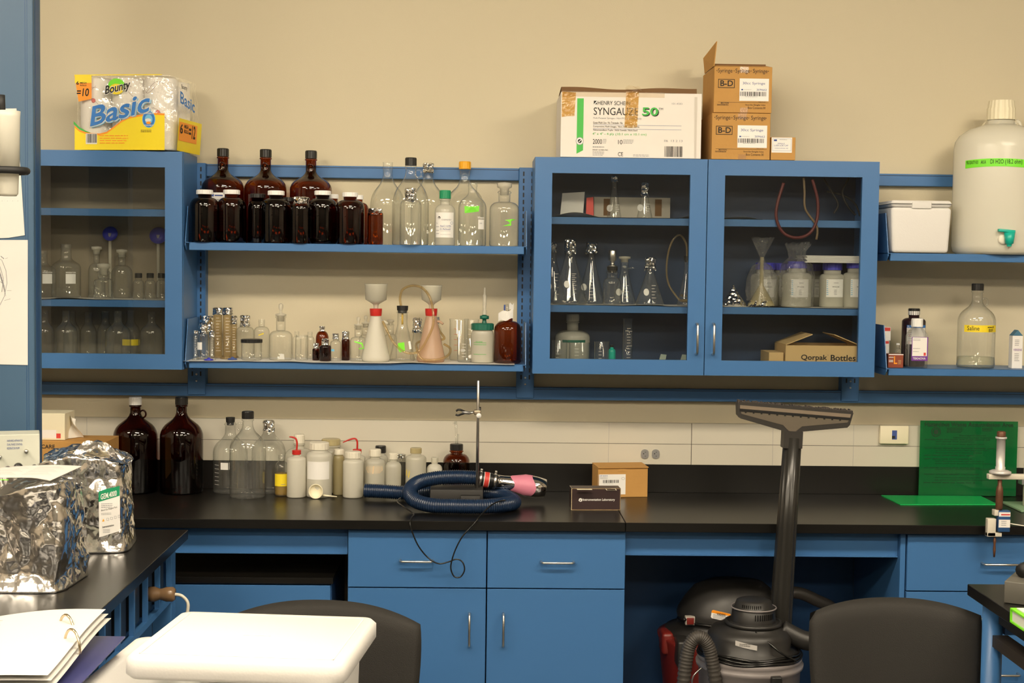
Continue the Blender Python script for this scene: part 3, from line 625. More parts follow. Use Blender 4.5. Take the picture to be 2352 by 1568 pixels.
def filter_flask(px, Y, hw, m, mf, label, base, top, fhw=26, yoff=0):
    s = S(Y); zb = ZL; x = P(px, 770, Y).x; R = hw/s; z = lambda py: P(px, py, Y).z-zb
    t = thing('filter_flask', label, 'flask', (x, Y, zb)); b = MB(); nr = 13/s
    hn = z(730); b.lathe([(0, 0), (R*.9, 0), (R, R*.18), (R*.98, R*.35), (nr, hn), (nr*.96, z(726))], m, 32)
    sg = 1
    b.tube([(nr*.9, 0, hn-.012), (nr+.010, -.004, hn-.012), (nr+.022, -.010, hn-.020)], .0045, m, 8); b.build('body', t)
    b = MB(); b.lathe([(0, z(725)), (13/s, z(725)), (14/s, z(716)), (14.2/s, z(708.5)), (0, z(708.5))], RED, 24, smooth=False); b.build('stopper', t)
    b = MB(); fr = fhw/s; b.lathe([(5/s, z(708)), (6/s, z(700)), (fr*.35, z(697)), (fr*.93, z(688)), (fr, z(top+2)), (fr*1.03, z(top)), (fr*.97, z(top+1)), (fr*.88, z(687)), (fr*.3, z(695)), (0, z(696))], mf, 32); b.build('funnel', t)
    return t, x, zb
ft, fx, fz = filter_flask(863, -.215, 33, HDPE, HDPEC, 'milky white plastic filter flask with red stopper and white funnel', 827, 652)
ft2, fx2, fz2 = filter_flask(990, -.20, 33, HDPEP, HDPEC, 'pinkish plastic filter flask with red stopper and faint clear funnel', 825, 655, 24)
o = bottle('filtering_flask', 'clear conical glass flask with black rubber stopper and green tape between the plastic flasks', 'flask', 924, 702, 30, -.165, ZL, 'cone', GLASS, ('stopper', BLKR), 12.5, 17, 11.5, .5, .72)
l = LB(924, 826, o.s, y=-o.R*.93); l.poly([(916, 784), (930, 782), (932, 802), (920, 805), (915, 795)], GTAPE); l.poly([(939, 780), (944, 779), (947, 797), (942, 798)], LBL); l.build('tape', o.root)
b = MB(); b.lathe([(0, 0), (.0035, 0), (.0035, .05), (0, .05)], pmat('yellow_tube', (.75, .5, .08), .4), 10, mx=M4((0, 0, o.H-.066))); b.build('inner_tube', o.root)
def tubing(label, pts, r, m, n=8, name='rubber_tubing', seg=8):
    b = MB(); b.tube(spline([P(*p) for p in pts], n), r, m, seg); return tag(b.build(name), label, 'tubing')
tubing('clear plastic tube arching from the black-stoppered flask down around to the white flask',
       [(921, 702, -.165), (919, 684, -.165), (925, 665, -.17), (945, 656, -.19), (968, 660, -.22), (986, 680, -.25), (994, 710, -.255), (995, 745, -.262), (983, 775, -.262), (968, 800, -.255), (950, 811, -.255), (925, 806, -.255), (903, 785, -.255), (892, 765, -.255), (884, 748, -.245), (879, 738, -.235)], .0045, TUBING)
tubing('amber tinted tubing looped around the pinkish filter flask',
       [(1002, 740, -.205), (1010, 760, -.16), (1020, 778, -.14), (990, 780, -.13), (960, 786, -.15), (957, 800, -.24), (970, 824.5, -.26), (1008, 825, -.262), (1030, 815, -.22), (1034, 800, -.17), (1020, 790, -.15)], .0045, TUBING)
bottle('clear_flask', 'clear flask with slanting foil hood behind the conical glass flask', 'flask', 958, 730, 17, -.085, ZL, 'cone', GLASS, ('foil', FOIL), 10, 30, 7, .5, .8)
bottle('clear_bottle', 'clear bottle behind the white filter flask and the tubing', 'bottle', 897, 733, 15, -.09, ZL, 'round', GLASS, ('flat_stopper', FROST), 6, 14, 7, .55, .7)
bottle('clear_bottle', 'clear bottle with foil top partly behind the pinkish flask', 'bottle', 1003, 728, 12, -.075, ZL, 'round', GLASS, ('foil', FOIL), 6, 12, 6, .6, .8)
def beaker(px, top, hw, Y, label, zs, m=GLASS, marks=LBL):
    s = S(Y); H = P(px, top, Y).z-zs; R = hw/s; x = P(px, top+H*s/2, Y).x
    t = thing('glass_beaker', label, 'beaker', (x, Y, zs)); b = MB(); b.lathe([(0, 0), (R*.93, 0), (R, .005), (R, H*.96), (R*1.06, H), (R*1.02, H)], m, 28); b.build('body', t)
    l = LB(0, 0, s, R=R)
    for k in range(5): l.rect(-hw*.5, -H*s*(.25+.13*k), -hw*.1, -H*s*(.25+.13*k)+.8, marks)
    l.ell(hw*.45, -H*s*.25, 6, 4, LBL); l.build('marking', t)
    return t
beaker(1054, 732, 22, -.10, 'taller clear beaker with red marks behind the nested beaker', ZL, GLASS, REDP)
beaker(1072, 776, 22, -.19, 'low clear beaker with white oval patch left of the green-lidded jar', ZL)
beaker(1083, 733, 17, -.075, 'clear beaker at the back behind the green-lidded jar', ZL)
o = bottle('filter_jar', 'milky plastic jar with dark green lid and valve on top, on the lower shelf', 'jar', 1108, 742, 26, -.215, ZL, 'round', HDPEC, ('screw', DGCAP), 25.5, 15, 23, .70, .86, lip=False, liquid=(WLIQ, .45), capname='lid')
b = MB(); h0 = o.H; b.lathe([(.009, h0), (.007, h0+.008), (.007, h0+.014), (.016, h0+.015), (.016, h0+.026), (.010, h0+.027), (.006, h0+.03), (0, h0+.03)], DGCAP, 16, mx=M4((.006, 0, 0))); b.build('valve', o.root)
b = MB(); b.lathe([(.0075, h0+.03), (.0075, h0+.045), (.005, h0+.046), (.0065, h0+.07), (.006, h0+.10), (.004, h0+.10), (.003, h0+.125), (0, h0+.125)], FROST, 14, mx=M4((.006, 0, 0))); b.build('glass_stem', o.root)
l = blabel(o); l.text('NALGENE', 1092, 782, 1108, 785, GREEN)
for k, v in enumerate((785.5, 790, 812)): l.rect(1085, v, 1117, v+.8, GREEN)
l.build('label', o.root)
o = bottle('amber_jug', 'amber glass gallon bottle with taped glass stopcocks at the right end of the lower shelf', 'jug', 1166, 718, 31.5, -.215, ZL, 'round', pmat_amber if False else AMBER, None, nhw=11, fs=.66, fn=.84, lip=False)
b = MB(); b.tube([(0, 0, o.H-.004), (-.004, 0, o.H+.03)], .0045, GLASS, 8); b.tube([(.006, 0, o.H-.004), (.012, 0, o.H+.032)], .0035, GLASS, 8); b.tube([(-.012, 0, o.H+.004), (.004, 0, o.H+.004)], .005, GLASS, 8); b.build('glass_tube', o.root)
b = MB(); b.box(-.015, -.009, -.004, .004, o.H+.008, o.H+.028, BINK, .001); b.build('stopcock', o.root)
b = MB(); b.grid(lambda u, v: ((-.034+.052*u), -.018-.012*math.sin(3*u)*(1-v), o.H-.03+.032*v+.010*u+.003*math.sin(9*u+5*v)), 8, 5, PAPER, False); b.grid(lambda u, v: (.004+.016*u, -.006, o.H+.01+.022*v+.004*math.sin(7*u)), 4, 4, PAPER, False); b.build('paper_tape', o.root)
for i, (px, m, d) in enumerate(((481, PCAP, 'blue violet disc'), (535, BINK, 'dark blue disc'))):
    c = P(px, 823, -.25 if i == 0 else -.2); b = MB(); b.lathe([(0, 0), (11/650, 0), (10/650, .004), (4/650, .005), (3/650, .009), (0, .009)], m, 16); o = b.build('plastic_disc', None, (c.x, -.262 if i == 0 else -.21, ZL+.0005)); tag(o, 'small %s lying on the paper liner among the cylinders' % d, 'cap')

# ================= left cabinet =================
ZC2 = ZB2+.002; ZC3 = CZ0+.0185
GL = 'clear bottles behind glass in the left cabinet'
for px, top, hw, Y, kind, d in ((98, 575, 30, -.14, 'jug', 'at the left edge of the middle shelf'), (152, 560, 33, -.13, 'jug', 'large one on the middle shelf'), (222, 565, 19, -.09, 'round', 'slim one behind the stoppered bottle'),
                             (280, 572, 24, -.10, 'round', 'behind the small black-capped vials')):
    o = bottle('clear_bottle', 'clear bottle in the left glass cabinet, '+d, 'bottle', px, top, hw, Y, ZC2, kind, GLASS, ('flat_stopper', FROST) if px in (222, 280) else None, 9, 18, hw*.36, .55, .75, GL)
    if px in (98, 152): l = blabel(o); l.rect(px+8, 628, px+31, 650, LBL); l.text('WHEATON', px+8, 623, px+31, 626.5, LBL, bold=True); l.build('label', o.root)
bottle('reagent_bottle', 'clear bottle with frosted stopper on the middle shelf of the left cabinet', 'bottle', 238, 604, 22, -.22, ZC2, 'round', GLASS, ('flat_stopper', FROST), 11, 27, 13, .60, .72)
for px, d in ((318, 'left'), (345, 'middle'), (371, 'right')):
    bottle('clear_vial', 'small clear vial with black cap in the left cabinet, %s of three' % d, 'vial', px, 627, 12.5, -.23, ZC2, 'round', GLASS, ('screw', BLK), 8, 11, 7, .62, .78, 'black-capped vials in the left cabinet')
for i, (px, top, hw, Y) in enumerate(((102, 712, 23, -.22), (152, 712, 26, -.225), (203, 716, 19, -.10), (271, 713, 29, -.225), (242, 714, 19, -.10), (300, 712, 21, -.10), (348, 714, 27, -.20), (165, 713, 19, -.10))):
    d = ('leftmost at the front', 'second from left at the front', 'at the back near the middle', 'third in the front row', 'back row, left of the yellow-labelled one', 'with a yellow label band', 'rightmost', 'back row, second from the left')[i]
    o = bottle('clear_bottle', 'clear bottle at the bottom of the left cabinet, '+d, 'bottle', px, top, hw, Y, ZC3, 'jug', GLASS, None, nhw=9, fs=.55, fn=.80, group='clear bottles on the bottom of the left cabinet')
    if px == 300: l = blabel(o); l.rect(283, 778, 325, 792, YTAPE); l.build('label', o.root)
for px, py, hw, d in ((252, 535, 17, 'left'), (363, 539, 20, 'right')):
    c = P(px, py, -.09); b = MB(); s = S(-.09)
    b.lathe([(0, 0), (hw*.35/s, -.001), (hw/s, -.004), (hw/s, -.009), (hw*.9/s, -.011), (0, -.009)], PCAP, 24, mx=M4((0, 0, 0), (PI/2-.35, 0, 0)))
    b.tube([(0, 0, 0), (0, .004, -.02), (0, .008, -(c.z-ZC2)+.003)], .006, FROST, 8)
    o = b.build('plastic_funnel', None, c); tag(o, 'blue-violet disc on a stem in the left cabinet, %s one' % d, 'lid', 'blue discs in the left cabinet')

# ================= two-door cabinet contents =================
ZAt = ZA+.001; ZBt = ZB+.0012; ZCt = CZ0+.0185
def marks(o, px0, v0, v1, n=9):
    l = LB(o.px, o.base, o.s, mp=lambda a, b, off: (a, -math.sqrt(max(0, (max(.006, o.R*(1-max(0, b-o.R*.25)/max(.01, o.H*.8)*.72))+.001)**2-a*a)), b))
    for k in range(n): v = v0+(v1-v0)*k/n; l.rect(px0, v, px0+(7 if k % 2 else 10), v+.8, LBL)
    l.ell(px0-12, (v0+v1)/2-2, 6, 8, LBL); l.build('marking', o.root)
o = bottle('conical_flask', 'slim flask with foil plug and round white patch on the top cabinet shelf', 'flask', 1411, 404, 17, -.13, ZAt, 'cone', GLASS, ('foil', FOIL), 8, 12, 6, .5, .72); marks(o, 1412, 470, 490, 4)
o = bottle('conical_flask', 'flask with crumpled foil hanging from its neck on the top cabinet shelf', 'flask', 1481, 420, 18, -.18, ZAt, 'cone', GLASS, ('foil', FOIL), 8, 26, 6, .5, .72); marks(o, 1482, 468, 490, 4)
a, c = P(1363, 500, -.08), P(1538, 455, -.08)
b = MB(); b.box(a.x, c.x, -.10, -.064, ZAt+.001, c.z, pmat('grey_box', (.42, .39, .34), .7)); 
for px in (1394, 1512): q = P(px, 480, -.1).x; b.box(q-.012, q+.012, -.1012, -.099, ZAt+.012, c.z-.006, CARDD)
tag(b.build('storage_box'), 'low grey box with two brown patches behind the flasks on the top cabinet shelf', 'box')
a, c = P(1287, 498, -.15), P(1343, 440, -.15)
b = MB(); b.prism([(0, 0), (.082, 0), (.088, c.z-ZAt), (.008, c.z-ZAt-.006)], -.006, 0, PAPER, mx=M4((a.x, -.12, ZAt+.001), (-.12, 0, 0))); tag(b.build('card_reflection'), 'reflection of a white card, built as a sheet on the top cabinet shelf', 'pad')  # a reflection in the door glass, modelled as a solid sheet
b = MB(); b.prism([(0, 0), (.028, 0), (.026, .075), (.002, .072)], -.005, 0, REDP, mx=M4((P(1345, 498, -.12).x, -.13, ZAt+.001), (-.1, 0, 0))); tag(b.build('red_folder'), 'narrow dull red folder leaning beside the reflected card', 'folder')
o = bottle('conical_flask', 'conical flask cut off by the left door edge with foil top', 'flask', 1268, 556, 34, -.11, ZBt, 'cone', GLASS, ('foil', FOIL), 10, 22, 9, .5, .74); marks(o, 1272, 628, 690, 8)
o = bottle('conical_flask', 'largest conical flask with flared foil hood on the middle cabinet shelf', 'flask', 1309, 549, 42, -.225, ZBt, 'cone', GLASS, ('foil', FOIL), 13, 30, 11, .5, .76); marks(o, 1312, 628, 680, 12)
o = bottle('conical_flask', 'conical flask with flared foil hood behind the largest one', 'flask', 1358, 556, 33, -.13, ZBt, 'cone', GLASS, ('foil', FOIL), 13, 22, 7, .5, .74); marks(o, 1352, 632, 690, 8)
o = bottle('reagent_bottle', 'clear bottle with black stopper and steel fitting on top on the middle cabinet shelf', 'bottle', 1406, 612, 21, -.21, ZBt, 'round', GLASS, ('stopper', BLKR), 12, 14, 12, .60, .78)
b = MB(); b.lathe([(0, 0), (.016, 0), (.016, .003), (.007, .004), (.007, .018), (.012, .02), (.0135, .022), (.0135, .055), (.012, .057), (0, .057)], STEEL, 20, mx=M4((0, 0, o.H+.0005))); b.build('steel_fitting', o.root)
o = bottle('filtering_flask', 'narrow conical flask with side arm right of the steel-topped bottle', 'flask', 1434, 588, 28, -.14, ZBt, 'cone', GLASS, ('flat_stopper', FROST), 10, 14, 9, .5, .74); b = MB(); b.tube([(.008, 0, o.H*.74), (.03, -.004, o.H*.76), (.036, -.005, o.H*.76)], .004, GLASS, 8); b.build('side_arm', o.root); marks(o, 1432, 655, 690, 5)
o = bottle('conical_flask', 'smaller conical flask with crumpled foil cap alone in the middle of the shelf', 'flask', 1493, 591, 33, -.235, ZBt, 'cone', GLASS, ('foil', FOIL), 12, 26, 8, .5, .72); marks(o, 1494, 655, 690, 5)
o = bottle('filtering_flask', 'flask with black stopper and yellow tube loops at the right edge of the left door', 'flask', 1579, 588, 24, -.20, ZBt, 'cone', GLASS, ('stopper', BLKR), 9, 14, 8, .5, .74)
b = MB(); b.tube(spline([(.01+.035*math.cos(a), -.012+.035*math.sin(a), .008+.003*a) for a in [k*.9 for k in range(12)]], 4), .004, TUBING, 6); b.build('tube_coil', o.root)
tubing('pale clear tube looping in the air left of the stoppered flask in the cabinet', [(1578, 590, -.2), (1576, 560, -.2), (1562, 540, -.2), (1545, 552, -.2), (1534, 585, -.2), (1531, 625, -.2), (1537, 655, -.2), (1552, 678, -.21), (1562, 690, -.215)], .0035, TUBING)
def jerry(px, top, hw, Y, label, zs):
    return bottle('plastic_carboy', label, 'carboy', px, top, hw, Y, zs, 'round', HDPEC, ('screw', OFFW), hw*.36, 16, hw*.33, .58, .72)
o = jerry(1315, 721, 40, -.13, 'dim white plastic carboy with green band on the bottom of the two-door cabinet', ZCt)
l = blabel(o); l.rect(1288, 779, 1345, 785, DGCAP); l.build('label', o.root)
for px, top, hw, d in ((1285, 781, 18, 'left'), (1330, 786, 24, 'middle'), (1382, 784, 17, 'right')): beaker(px, top, hw, -.235, 'clear beaker on the cabinet bottom in front of the dim carboy, %s of three' % d, ZCt)
cyl(1441, 732, 12, -.2, 'tall clear measuring cylinder on the bottom of the two-door cabinet', 0, zs=ZCt)
bottle('plastic_bottle', 'teal bottle low on the cabinet bottom behind the beakers', 'bottle', 1405, 792, 9, -.16, ZCt, 'round', TEAL, ('screw', BLK), 4, 5, 4, .7, .85)
for px in (1518, 1567):
    b = MB(); b.prism([(-.014, 0), (.012, 0), (.02, .045), (.0, .047)], 0, .004, pmat('frosted_green', (.35, .42, .36), .4)); o = b.build('glass_plate', None, (P(px, 820, -.2).x, -.2, ZCt+.001)); tag(o, 'greenish glass plate standing on the cabinet bottom, %s one' % ('left' if px == 1518 else 'right'), 'plate', 'glass plates')
# right door
bottle('foil_cone', 'cone wrapped completely in crumpled foil at the left of the right door', 'cone', 1684, 654, 30, -.22, ZBt, 'cone', FOIL, None, nhw=2, fs=.5, fn=.9, lip=False)
t = thing('plastic_funnel', 'upturned long-stem plastic funnel standing in crumpled foil inside a bag', 'funnel', (P(1749, 650, -.225).x, -.225, ZBt)); s = S(-.225)
b = MB(); zz = P(1749, 590, -.225).z-ZBt; b.lathe([(31/s, .004), (31/s, .007), (5/s, .075), (4/s, zz), (3/s, zz), (4/s, .074), (29/s, .004)], HDPEY, 28); b.build('body', t)
b = MB(); rd = random.Random(5); n = 26; vs = [((34+rd.uniform(-3, 3))/s*math.cos(2*PI*k/n), (34+rd.uniform(-3, 3))/s*math.sin(2*PI*k/n), 0) for k in range(n)]+[((29-rd.uniform(0, 5))/s*math.cos(2*PI*k/n), (29-rd.uniform(0, 5))/s*math.sin(2*PI*k/n), .012+rd.uniform(0, .012)) for k in range(n)]
b.add(vs, [(k, (k+1) % n, n+(k+1) % n, n+k) for k in range(n)], FOIL); b.build('foil_collar', t)
b = MB(); P0 = [(33/s, .02), (36/s, .06), (34/s, .10), (22/s, .14), (8/s, zz-.02), (5/s, zz), (10/s, zz+.02), (26/s, zz+.068)]
n = 24; vs = []
for j, (r, z) in enumerate(P0): vs += [(r*(1+rd.uniform(-.12, .12))*math.cos(2*PI*k/n), r*(1+rd.uniform(-.12, .12))*math.sin(2*PI*k/n), z+rd.uniform(-.004, .004)) for k in range(n)]
b.add(vs, [(j*n+k, j*n+(k+1) % n, (j+1)*n+(k+1) % n, (j+1)*n+k) for j in range(7) for k in range(n)], BAGP, False); b.build('plastic_bag', t)
GB = 'white jars with blue lids in the two-door cabinet'
for i, (px, top, hw, Y, cw) in enumerate(((1757, 603, 33, -.13, 22), (1792, 604, 26, -.075, 18), (1830, 600, 34, -.215, 22), (1870, 606, 24, -.075, 16), (1911, 604, 29, -.20, 22), (1966, 600, 31, -.215, 22))):
    d = ('behind the upturned funnel', 'second from the left at the back', 'in the clear bag at the front', 'back row behind the bag', 'under the left of the paper stack', 'rightmost by the door frame')[i]
    o = bottle('reagent_jar', 'white plastic jar with blue lid and printed label, '+d, 'jar', px, top, hw, Y, ZBt, 'round', HDPEC, ('screw', PCAP), cw, 16, cw*.92, .70, .80, GB, lip=False, liquid=(WLIQ, .26))
    l = blabel(o); l.rect(px-20, 641, px+22, 682, LBL); l.rect(px-3, 649, px+8, 650, GINK, 1); l.text('NaHCO3 powder', px-6, 657, px+10, 660, BLINK, bold=True); l.lines(px-2, 665, px+7, 678, 5, GINK); l.lines(px-19, 644, px-14, 680, 8, LBLUE, 1); l.build('label', o.root)
    if i == 2:
        b = MB(); Rr = o.R*1.12; Q = [(Rr, .003), (Rr*1.05, .05), (Rr*1.06, .11), (Rr*.9, .15), (Rr*.45, o.H+.012), (Rr*.6, o.H+.04), (Rr*.75, o.H+.065)]; n = 26; vs = []
        for j, (r, z) in enumerate(Q): vs += [(r*(1+rd.uniform(-.05, .05)*(3 if j > 3 else 1))*math.cos(2*PI*k/n), r*(1+rd.uniform(-.05, .05)*(3 if j > 3 else 1))*math.sin(2*PI*k/n), z+rd.uniform(-.003, .003)*(3 if j > 3 else 0)) for k in range(n)]
        b.add(vs, [(j*n+k, j*n+(k+1) % n, (j+1)*n+(k+1) % n, (j+1)*n+k) for j in range(6) for k in range(n)], BAGP, False); b.build('plastic_bag', o.root)
zp = P(1911, 606, -.2).z
b = MB(); a, c = P(1842, 606, -.2).x, P(1990, 606, -.2).x
for k in range(6): b.box(a+.003*((k*5) % 3)-.002, c-.006, -.262, -.10, zp+.004+.0042*k, zp+.0075+.0042*k, PAPER, mx=M4((0, 0, 0), (0, 0, 0)))
tag(b.build('paper_stack'), 'stack of white papers lying on top of the blue-lidded jars', 'paper')
# cardboard box of bottles
def carton(name, label, x0, x1, y0, y1, z0, z1, m, flaps=(), bev=.0015):
    t = thing(name, label, 'box', ((x0+x1)/2, y0, z0)); w = (x1-x0)/2; b = MB(); b.box(-w, w, 0, y1-y0, 0, z1-z0, m, bev, 1, smooth=False); b.build('body', t); return t, w, z1-z0
a, c = P(1802, 829, -.27), P(1976, 794, -.27)
t = thing('cardboard_box', 'open cream cardboard bottle box with raised flaps on the cabinet bottom', 'box', (a.x, -.285, ZCt)); w = c.x-a.x; h = c.z-ZCt
b = MB(); b.box(0, w, 0, .004, 0, h, CARDL); b.box(0, w, .186, .19, 0, h, CARDL); b.box(0, .004, .004, .186, 0, h, CARDL); b.box(w-.004, w, .004, .186, 0, h, CARDL); b.box(0, w, 0, .19, 0, .004, CARDL); b.build('body', t)
b = MB(); b.box(0, .10, .004, .18, 0, .003, CARDL, mx=M4((.002, .002, h), (0, -.38, 0))); b.build('flap', t)
b = MB(); b.box(-.10, 0, .004, .18, 0, .003, CARDL, mx=M4((w-.002, .002, h), (0, .38, 0))); b.build('flap', t)
s = S(-.285); l = LB(1804, 0, s, y=0); py = lambda v: v-(794+h*s)
l.text('Qorpak', 1840, py(815), 1901, py(831), BLINK, bold=True); l.text('TM', 1901, py(815), 1904, py(817), BLINK); l.text('Bottles', 1909, py(815), 1967, py(829), BLINK, bold=True); l.build('print', t)
b = MB(); b.box(-.055, -.004, .0, .15, 0, h*.7, CARDL); o = b.build('cardboard_box', None, (a.x, -.27, ZCt)); tag(o, 'small pale cardboard box wedged left of the open bottle box', 'box')
tubing('dull red reflected hose loop, built as a tube behind the right cabinet door', [(1800, 420, -.284), (1785, 470, -.286), (1784, 505, -.287), (1800, 535, -.287), (1830, 546, -.287), (1860, 535, -.287), (1876, 505, -.286), (1878, 460, -.285), (1866, 412, -.284)], .0055, pmat('dull_red_reflection', (.10, .012, .015), .5))  # mirror image of a hose in the room, modelled as a real tube
tubing('tan reflected hose, built as a tube behind the right cabinet door', [(1846, 408, -.28), (1848, 440, -.28), (1850, 480, -.283), (1876, 520, -.284), (1875, 550, -.284)], .004, pmat('tan_reflection', (.16, .11, .06), .5))  # second reflected hose, likewise given solid form inside the cabinet
for i, pts in enumerate(([(1892, 410, -.2), (1910, 440, -.2), (1925, 470, -.2), (1915, 490, -.2)], [(1950, 408, -.2), (1935, 440, -.2), (1945, 470, -.2), (1965, 494, -.2)], [(1900, 440, -.19), (1940, 450, -.19), (1965, 470, -.19), (1975, 496, -.19)])):
    tubing('black cable in the tangle on the top shelf behind the right door, %s strand' % ('left', 'middle', 'crossing')[i], pts, .0035, BLKR, name='cable')

# ================= right shelves =================
c0, c1 = P(2043, 577, -.285), P(2186, 461, -.285); s = S(-.285)
t = thing('foam_cooler', 'white foam cooler box with lid on the upper right shelf', 'cooler', ((c0.x+c1.x)/2+.002, -.285, ZS3+.001)); w = (c1.x-c0.x)/2; h = c1.z-ZS3-.001; hb = h*.865
def fbox(b, w, z0, z1, y0, y1, m, r, taper=0):
    bm = bmesh.new(); bmesh.ops.create_cube(bm, size=1)
    for v in bm.verts:
        k = v.co.z+.5; v.co = Vector((v.co.x*2*(w-taper*(1-k)), y0+(v.co.y+.5)*(y1-y0), z0+k*(z1-z0)))
    bmesh.ops.bevel(bm, geom=list(bm.edges), offset=r, segments=4, profile=.5, affect='EDGES'); bm.verts.index_update()
    b.add([v.co.copy() for v in bm.verts], [[v.index for v in f.verts] for f in bm.faces], m, True); bm.free()
b = MB(); fbox(b, w, 0, hb, 0, .22, FOAM, .012, .008); b.build('body', t)
b = MB(); fbox(b, w+.001, hb+.001, h, -.001, .221, FOAM, .012); b.build('lid', t)
b = MB(); fbox(b, w*.32, hb-.004, hb+.02, -.004, .01, FOAM, .003); b.build('lid_tab', t)
# carboy
Y = -.185; s = S(Y); x = P(2293, 480, Y).x; H = P(2290, 276, Y).z-ZS3; R = 104/s
t = thing('carboy', 'large milky plastic water carboy with green tape band on the upper right shelf', 'carboy', (x, Y, ZS3+.0005))
b = MB(); nr = 30/s; b.lathe([(0, 0), (R*.88, 0), (R*.97, .010), (R, .03), (R, H*.78), (R*.975, H*.835), (R*.89, H*.88), (R*.70, H*.925), (R*.48, H*.95), (nr*1.2, H*.965), (nr, H*.97), (nr, H+.02)], CARBOY, 48, sy=.88)
b.tube([(nr+.012+.012*math.cos(a), 0, H*.93+.03*math.sin(a)) for a in [2*PI*k/16 for k in range(16)]], .007, CARBOY, 8, closed=True); b.build('body', t)
b = MB(); rc = 30/s; hc = P(2290, 232, Y).z-ZS3-H
n = 40; vs = []
for f, z, g in ((1.05, 0, 1), (1.05, hc*.60, 1), (1, hc*.60, 1), (.93, hc, 1)): vs += [(rc*(f+(.035 if k % 2 else 0))*math.cos(2*PI*k/n), rc*(f+(.035 if k % 2 else 0))*math.sin(2*PI*k/n), H+z) for k in range(n)]
b.add(vs, [(j*n+k, j*n+(k+1) % n, (j+1)*n+(k+1) % n, (j+1)*n+k) for j in range(3) for k in range(n)]+[tuple(range(3*n, 4*n))], CREAM); b.build('cap', t)
b = MB(); rd = random.Random(3); n = 30; vs = []
for j, (r, z) in enumerate(((nr*2.6, H*.86), (nr*2.0, H*.90), (nr*1.6, H*.94), (nr*1.15, H*.99), (nr*1.08, H))): vs += [(r*(1+rd.uniform(-.07, .07))*math.cos(2*PI*k/n), r*(1+rd.uniform(-.07, .07))*math.sin(2*PI*k/n), z+rd.uniform(-.004, .004)) for k in range(n)]
b.add(vs, [(j*n+k, j*n+(k+1) % n, (j+1)*n+(k+1) % n, (j+1)*n+k) for j in range(4) for k in range(n)], WRAP, False); b.build('plastic_film', t)
l = LB(2324, 582, s, mp=lambda a, b_, off: ((R+.0005+off)*math.sin(a/R), -(R*.88+.0005+off)*math.cos(a/R), b_)); l.strip([(2209+k*9, 369-math.sin(k/17*PI)*3+1) for k in range(18)], [(2209+k*9, 387-math.sin(k/17*PI)*3+1) for k in range(18)], GTAPE)
l.text('MILLI QUALITY H2O', 2213, 371, 2244, 380, BLINK, 2); l.text('AKA', 2250, 371, 2262, 379, BLINK, 2); l.text('DI H2O (18.2 ohm)', 2272, 369, 2342, 382, BLINK, 2); l.build('green_tape_label', t)
b = MB(); p0 = P(2304, 552, Y); zz = p0.z-ZS3; xx = p0.x-x-.046; yo = -R*.88
b.lathe([(0, 0), (.018, 0), (.018, .018), (.010, .02), (0, .02)], OFFW, 18, mx=M4((xx-.004, yo+.016, zz), (PI/2, 0, 0))); sp = b.build('spigot', t)
b = MB(); b.lathe([(.008, -.028), (.009, -.02), (.014, -.018), (.019, .02), (0, .02)], TEAL, 16, mx=M4((xx+.012, yo-.012, zz+.004))); b.box(-.034, .024, -.009, .009, .020, .030, TEAL, .002, mx=M4((xx+.004, yo-.012, zz+.004), (0, .08, 0))); b.build('tap', sp)
# lower right shelf
def pbox(name, label, px0, py0, px1, py1, Y, dep, z0, m, rz=0, cat='box'):
    s = S(Y); a = P(px0, (py0+py1)/2, Y).x; c = P(px1, (py0+py1)/2, Y).x; zt = P((px0+px1)/2, py0, Y).z
    t = thing(name, label, cat, ((a+c)/2, Y, z0), rz); b = MB(); b.box((a-c)/2, (c-a)/2, 0, dep, 0, zt-z0, m, .001, 1, smooth=False); b.build('body', t)
    return t, LB((px0+px1)/2, py0+(zt-z0)*s, s, y=0), zt
t, l, z1 = pbox('medicine_box', 'red and white carton underneath the other at the left of the lower right shelf', 2018, 782, 2042, 846, -.13, .07, ZS4+.0005, LBL)
l.rect(2019, 783, 2041, 789, REDP); l.lines(2022, 793, 2038, 808, 4, YTAPE); l.build('print', t)
t, l, _ = pbox('medicine_box', 'red and white carton stacked on top, at the left of the lower right shelf', 2016, 751, 2046, 779.5, -.13, .07, z1+.0005, LBL)
l.rect(2015, 752, 2045, 760, REDP); l.lines(2020, 766, 2040, 774, 3, YTAPE); l.build('print', t)
t, l, _ = pbox('vial_box', 'small brown printed carton at the front left of the lower right shelf', 2040, 813, 2075, 844, -.25, .05, ZS4+.0005, RUBY)
l.rect(2040.5, 813, 2075, 815, LBL); l.text('HEPARIN', 2041, 819, 2052, 822, LBL, bold=True); l.text('5000', 2041, 826, 2051, 832, LBL, bold=True); l.text('L', 2053, 818, 2061, 836, ORG, bold=True); l.lines(2063, 827, 2073, 838, 4, CARDL); l.build('print', t)
bottle('glass_vial', 'small clear vial with white stopper behind the brown carton', 'vial', 2062, 788, 9, -.16, ZS4, 'round', GLASS, ('screw', WHITE), 4, 4, 4, .6, .8)
o = bottle('dark_bottle', 'tall dark brown plastic bottle with black cap behind the square media bottle', 'bottle', 2098, 708, 27, -.15, ZS4, 'round', pmat('dark_brown_plastic', (.02, .008, .01), .3), ('screw', BLK), 13, 15, 12, .80, .87, lip=False)
l = blabel(o); l.rect(2074, 746, 2124, 752, BBLUE); l.rect(2074, 752, 2124, 790, LBL); l.text('R C', 2076, 747, 2092, 751, LBL); l.lines(2078, 758, 2090, 786, 6, GINK); l.build('label', o.root)
b = MB(); b.lathe([(13.3/o.s, 0), (13.3/o.s, 9/o.s)], WHITE, 24, mx=M4((0, 0, o.H-15/o.s))); b.build('cap_band', o.root)
Y = -.235; s = S(Y); x = P(2105, 800, Y).x; z = lambda py: P(2105, py, Y).z-ZS4
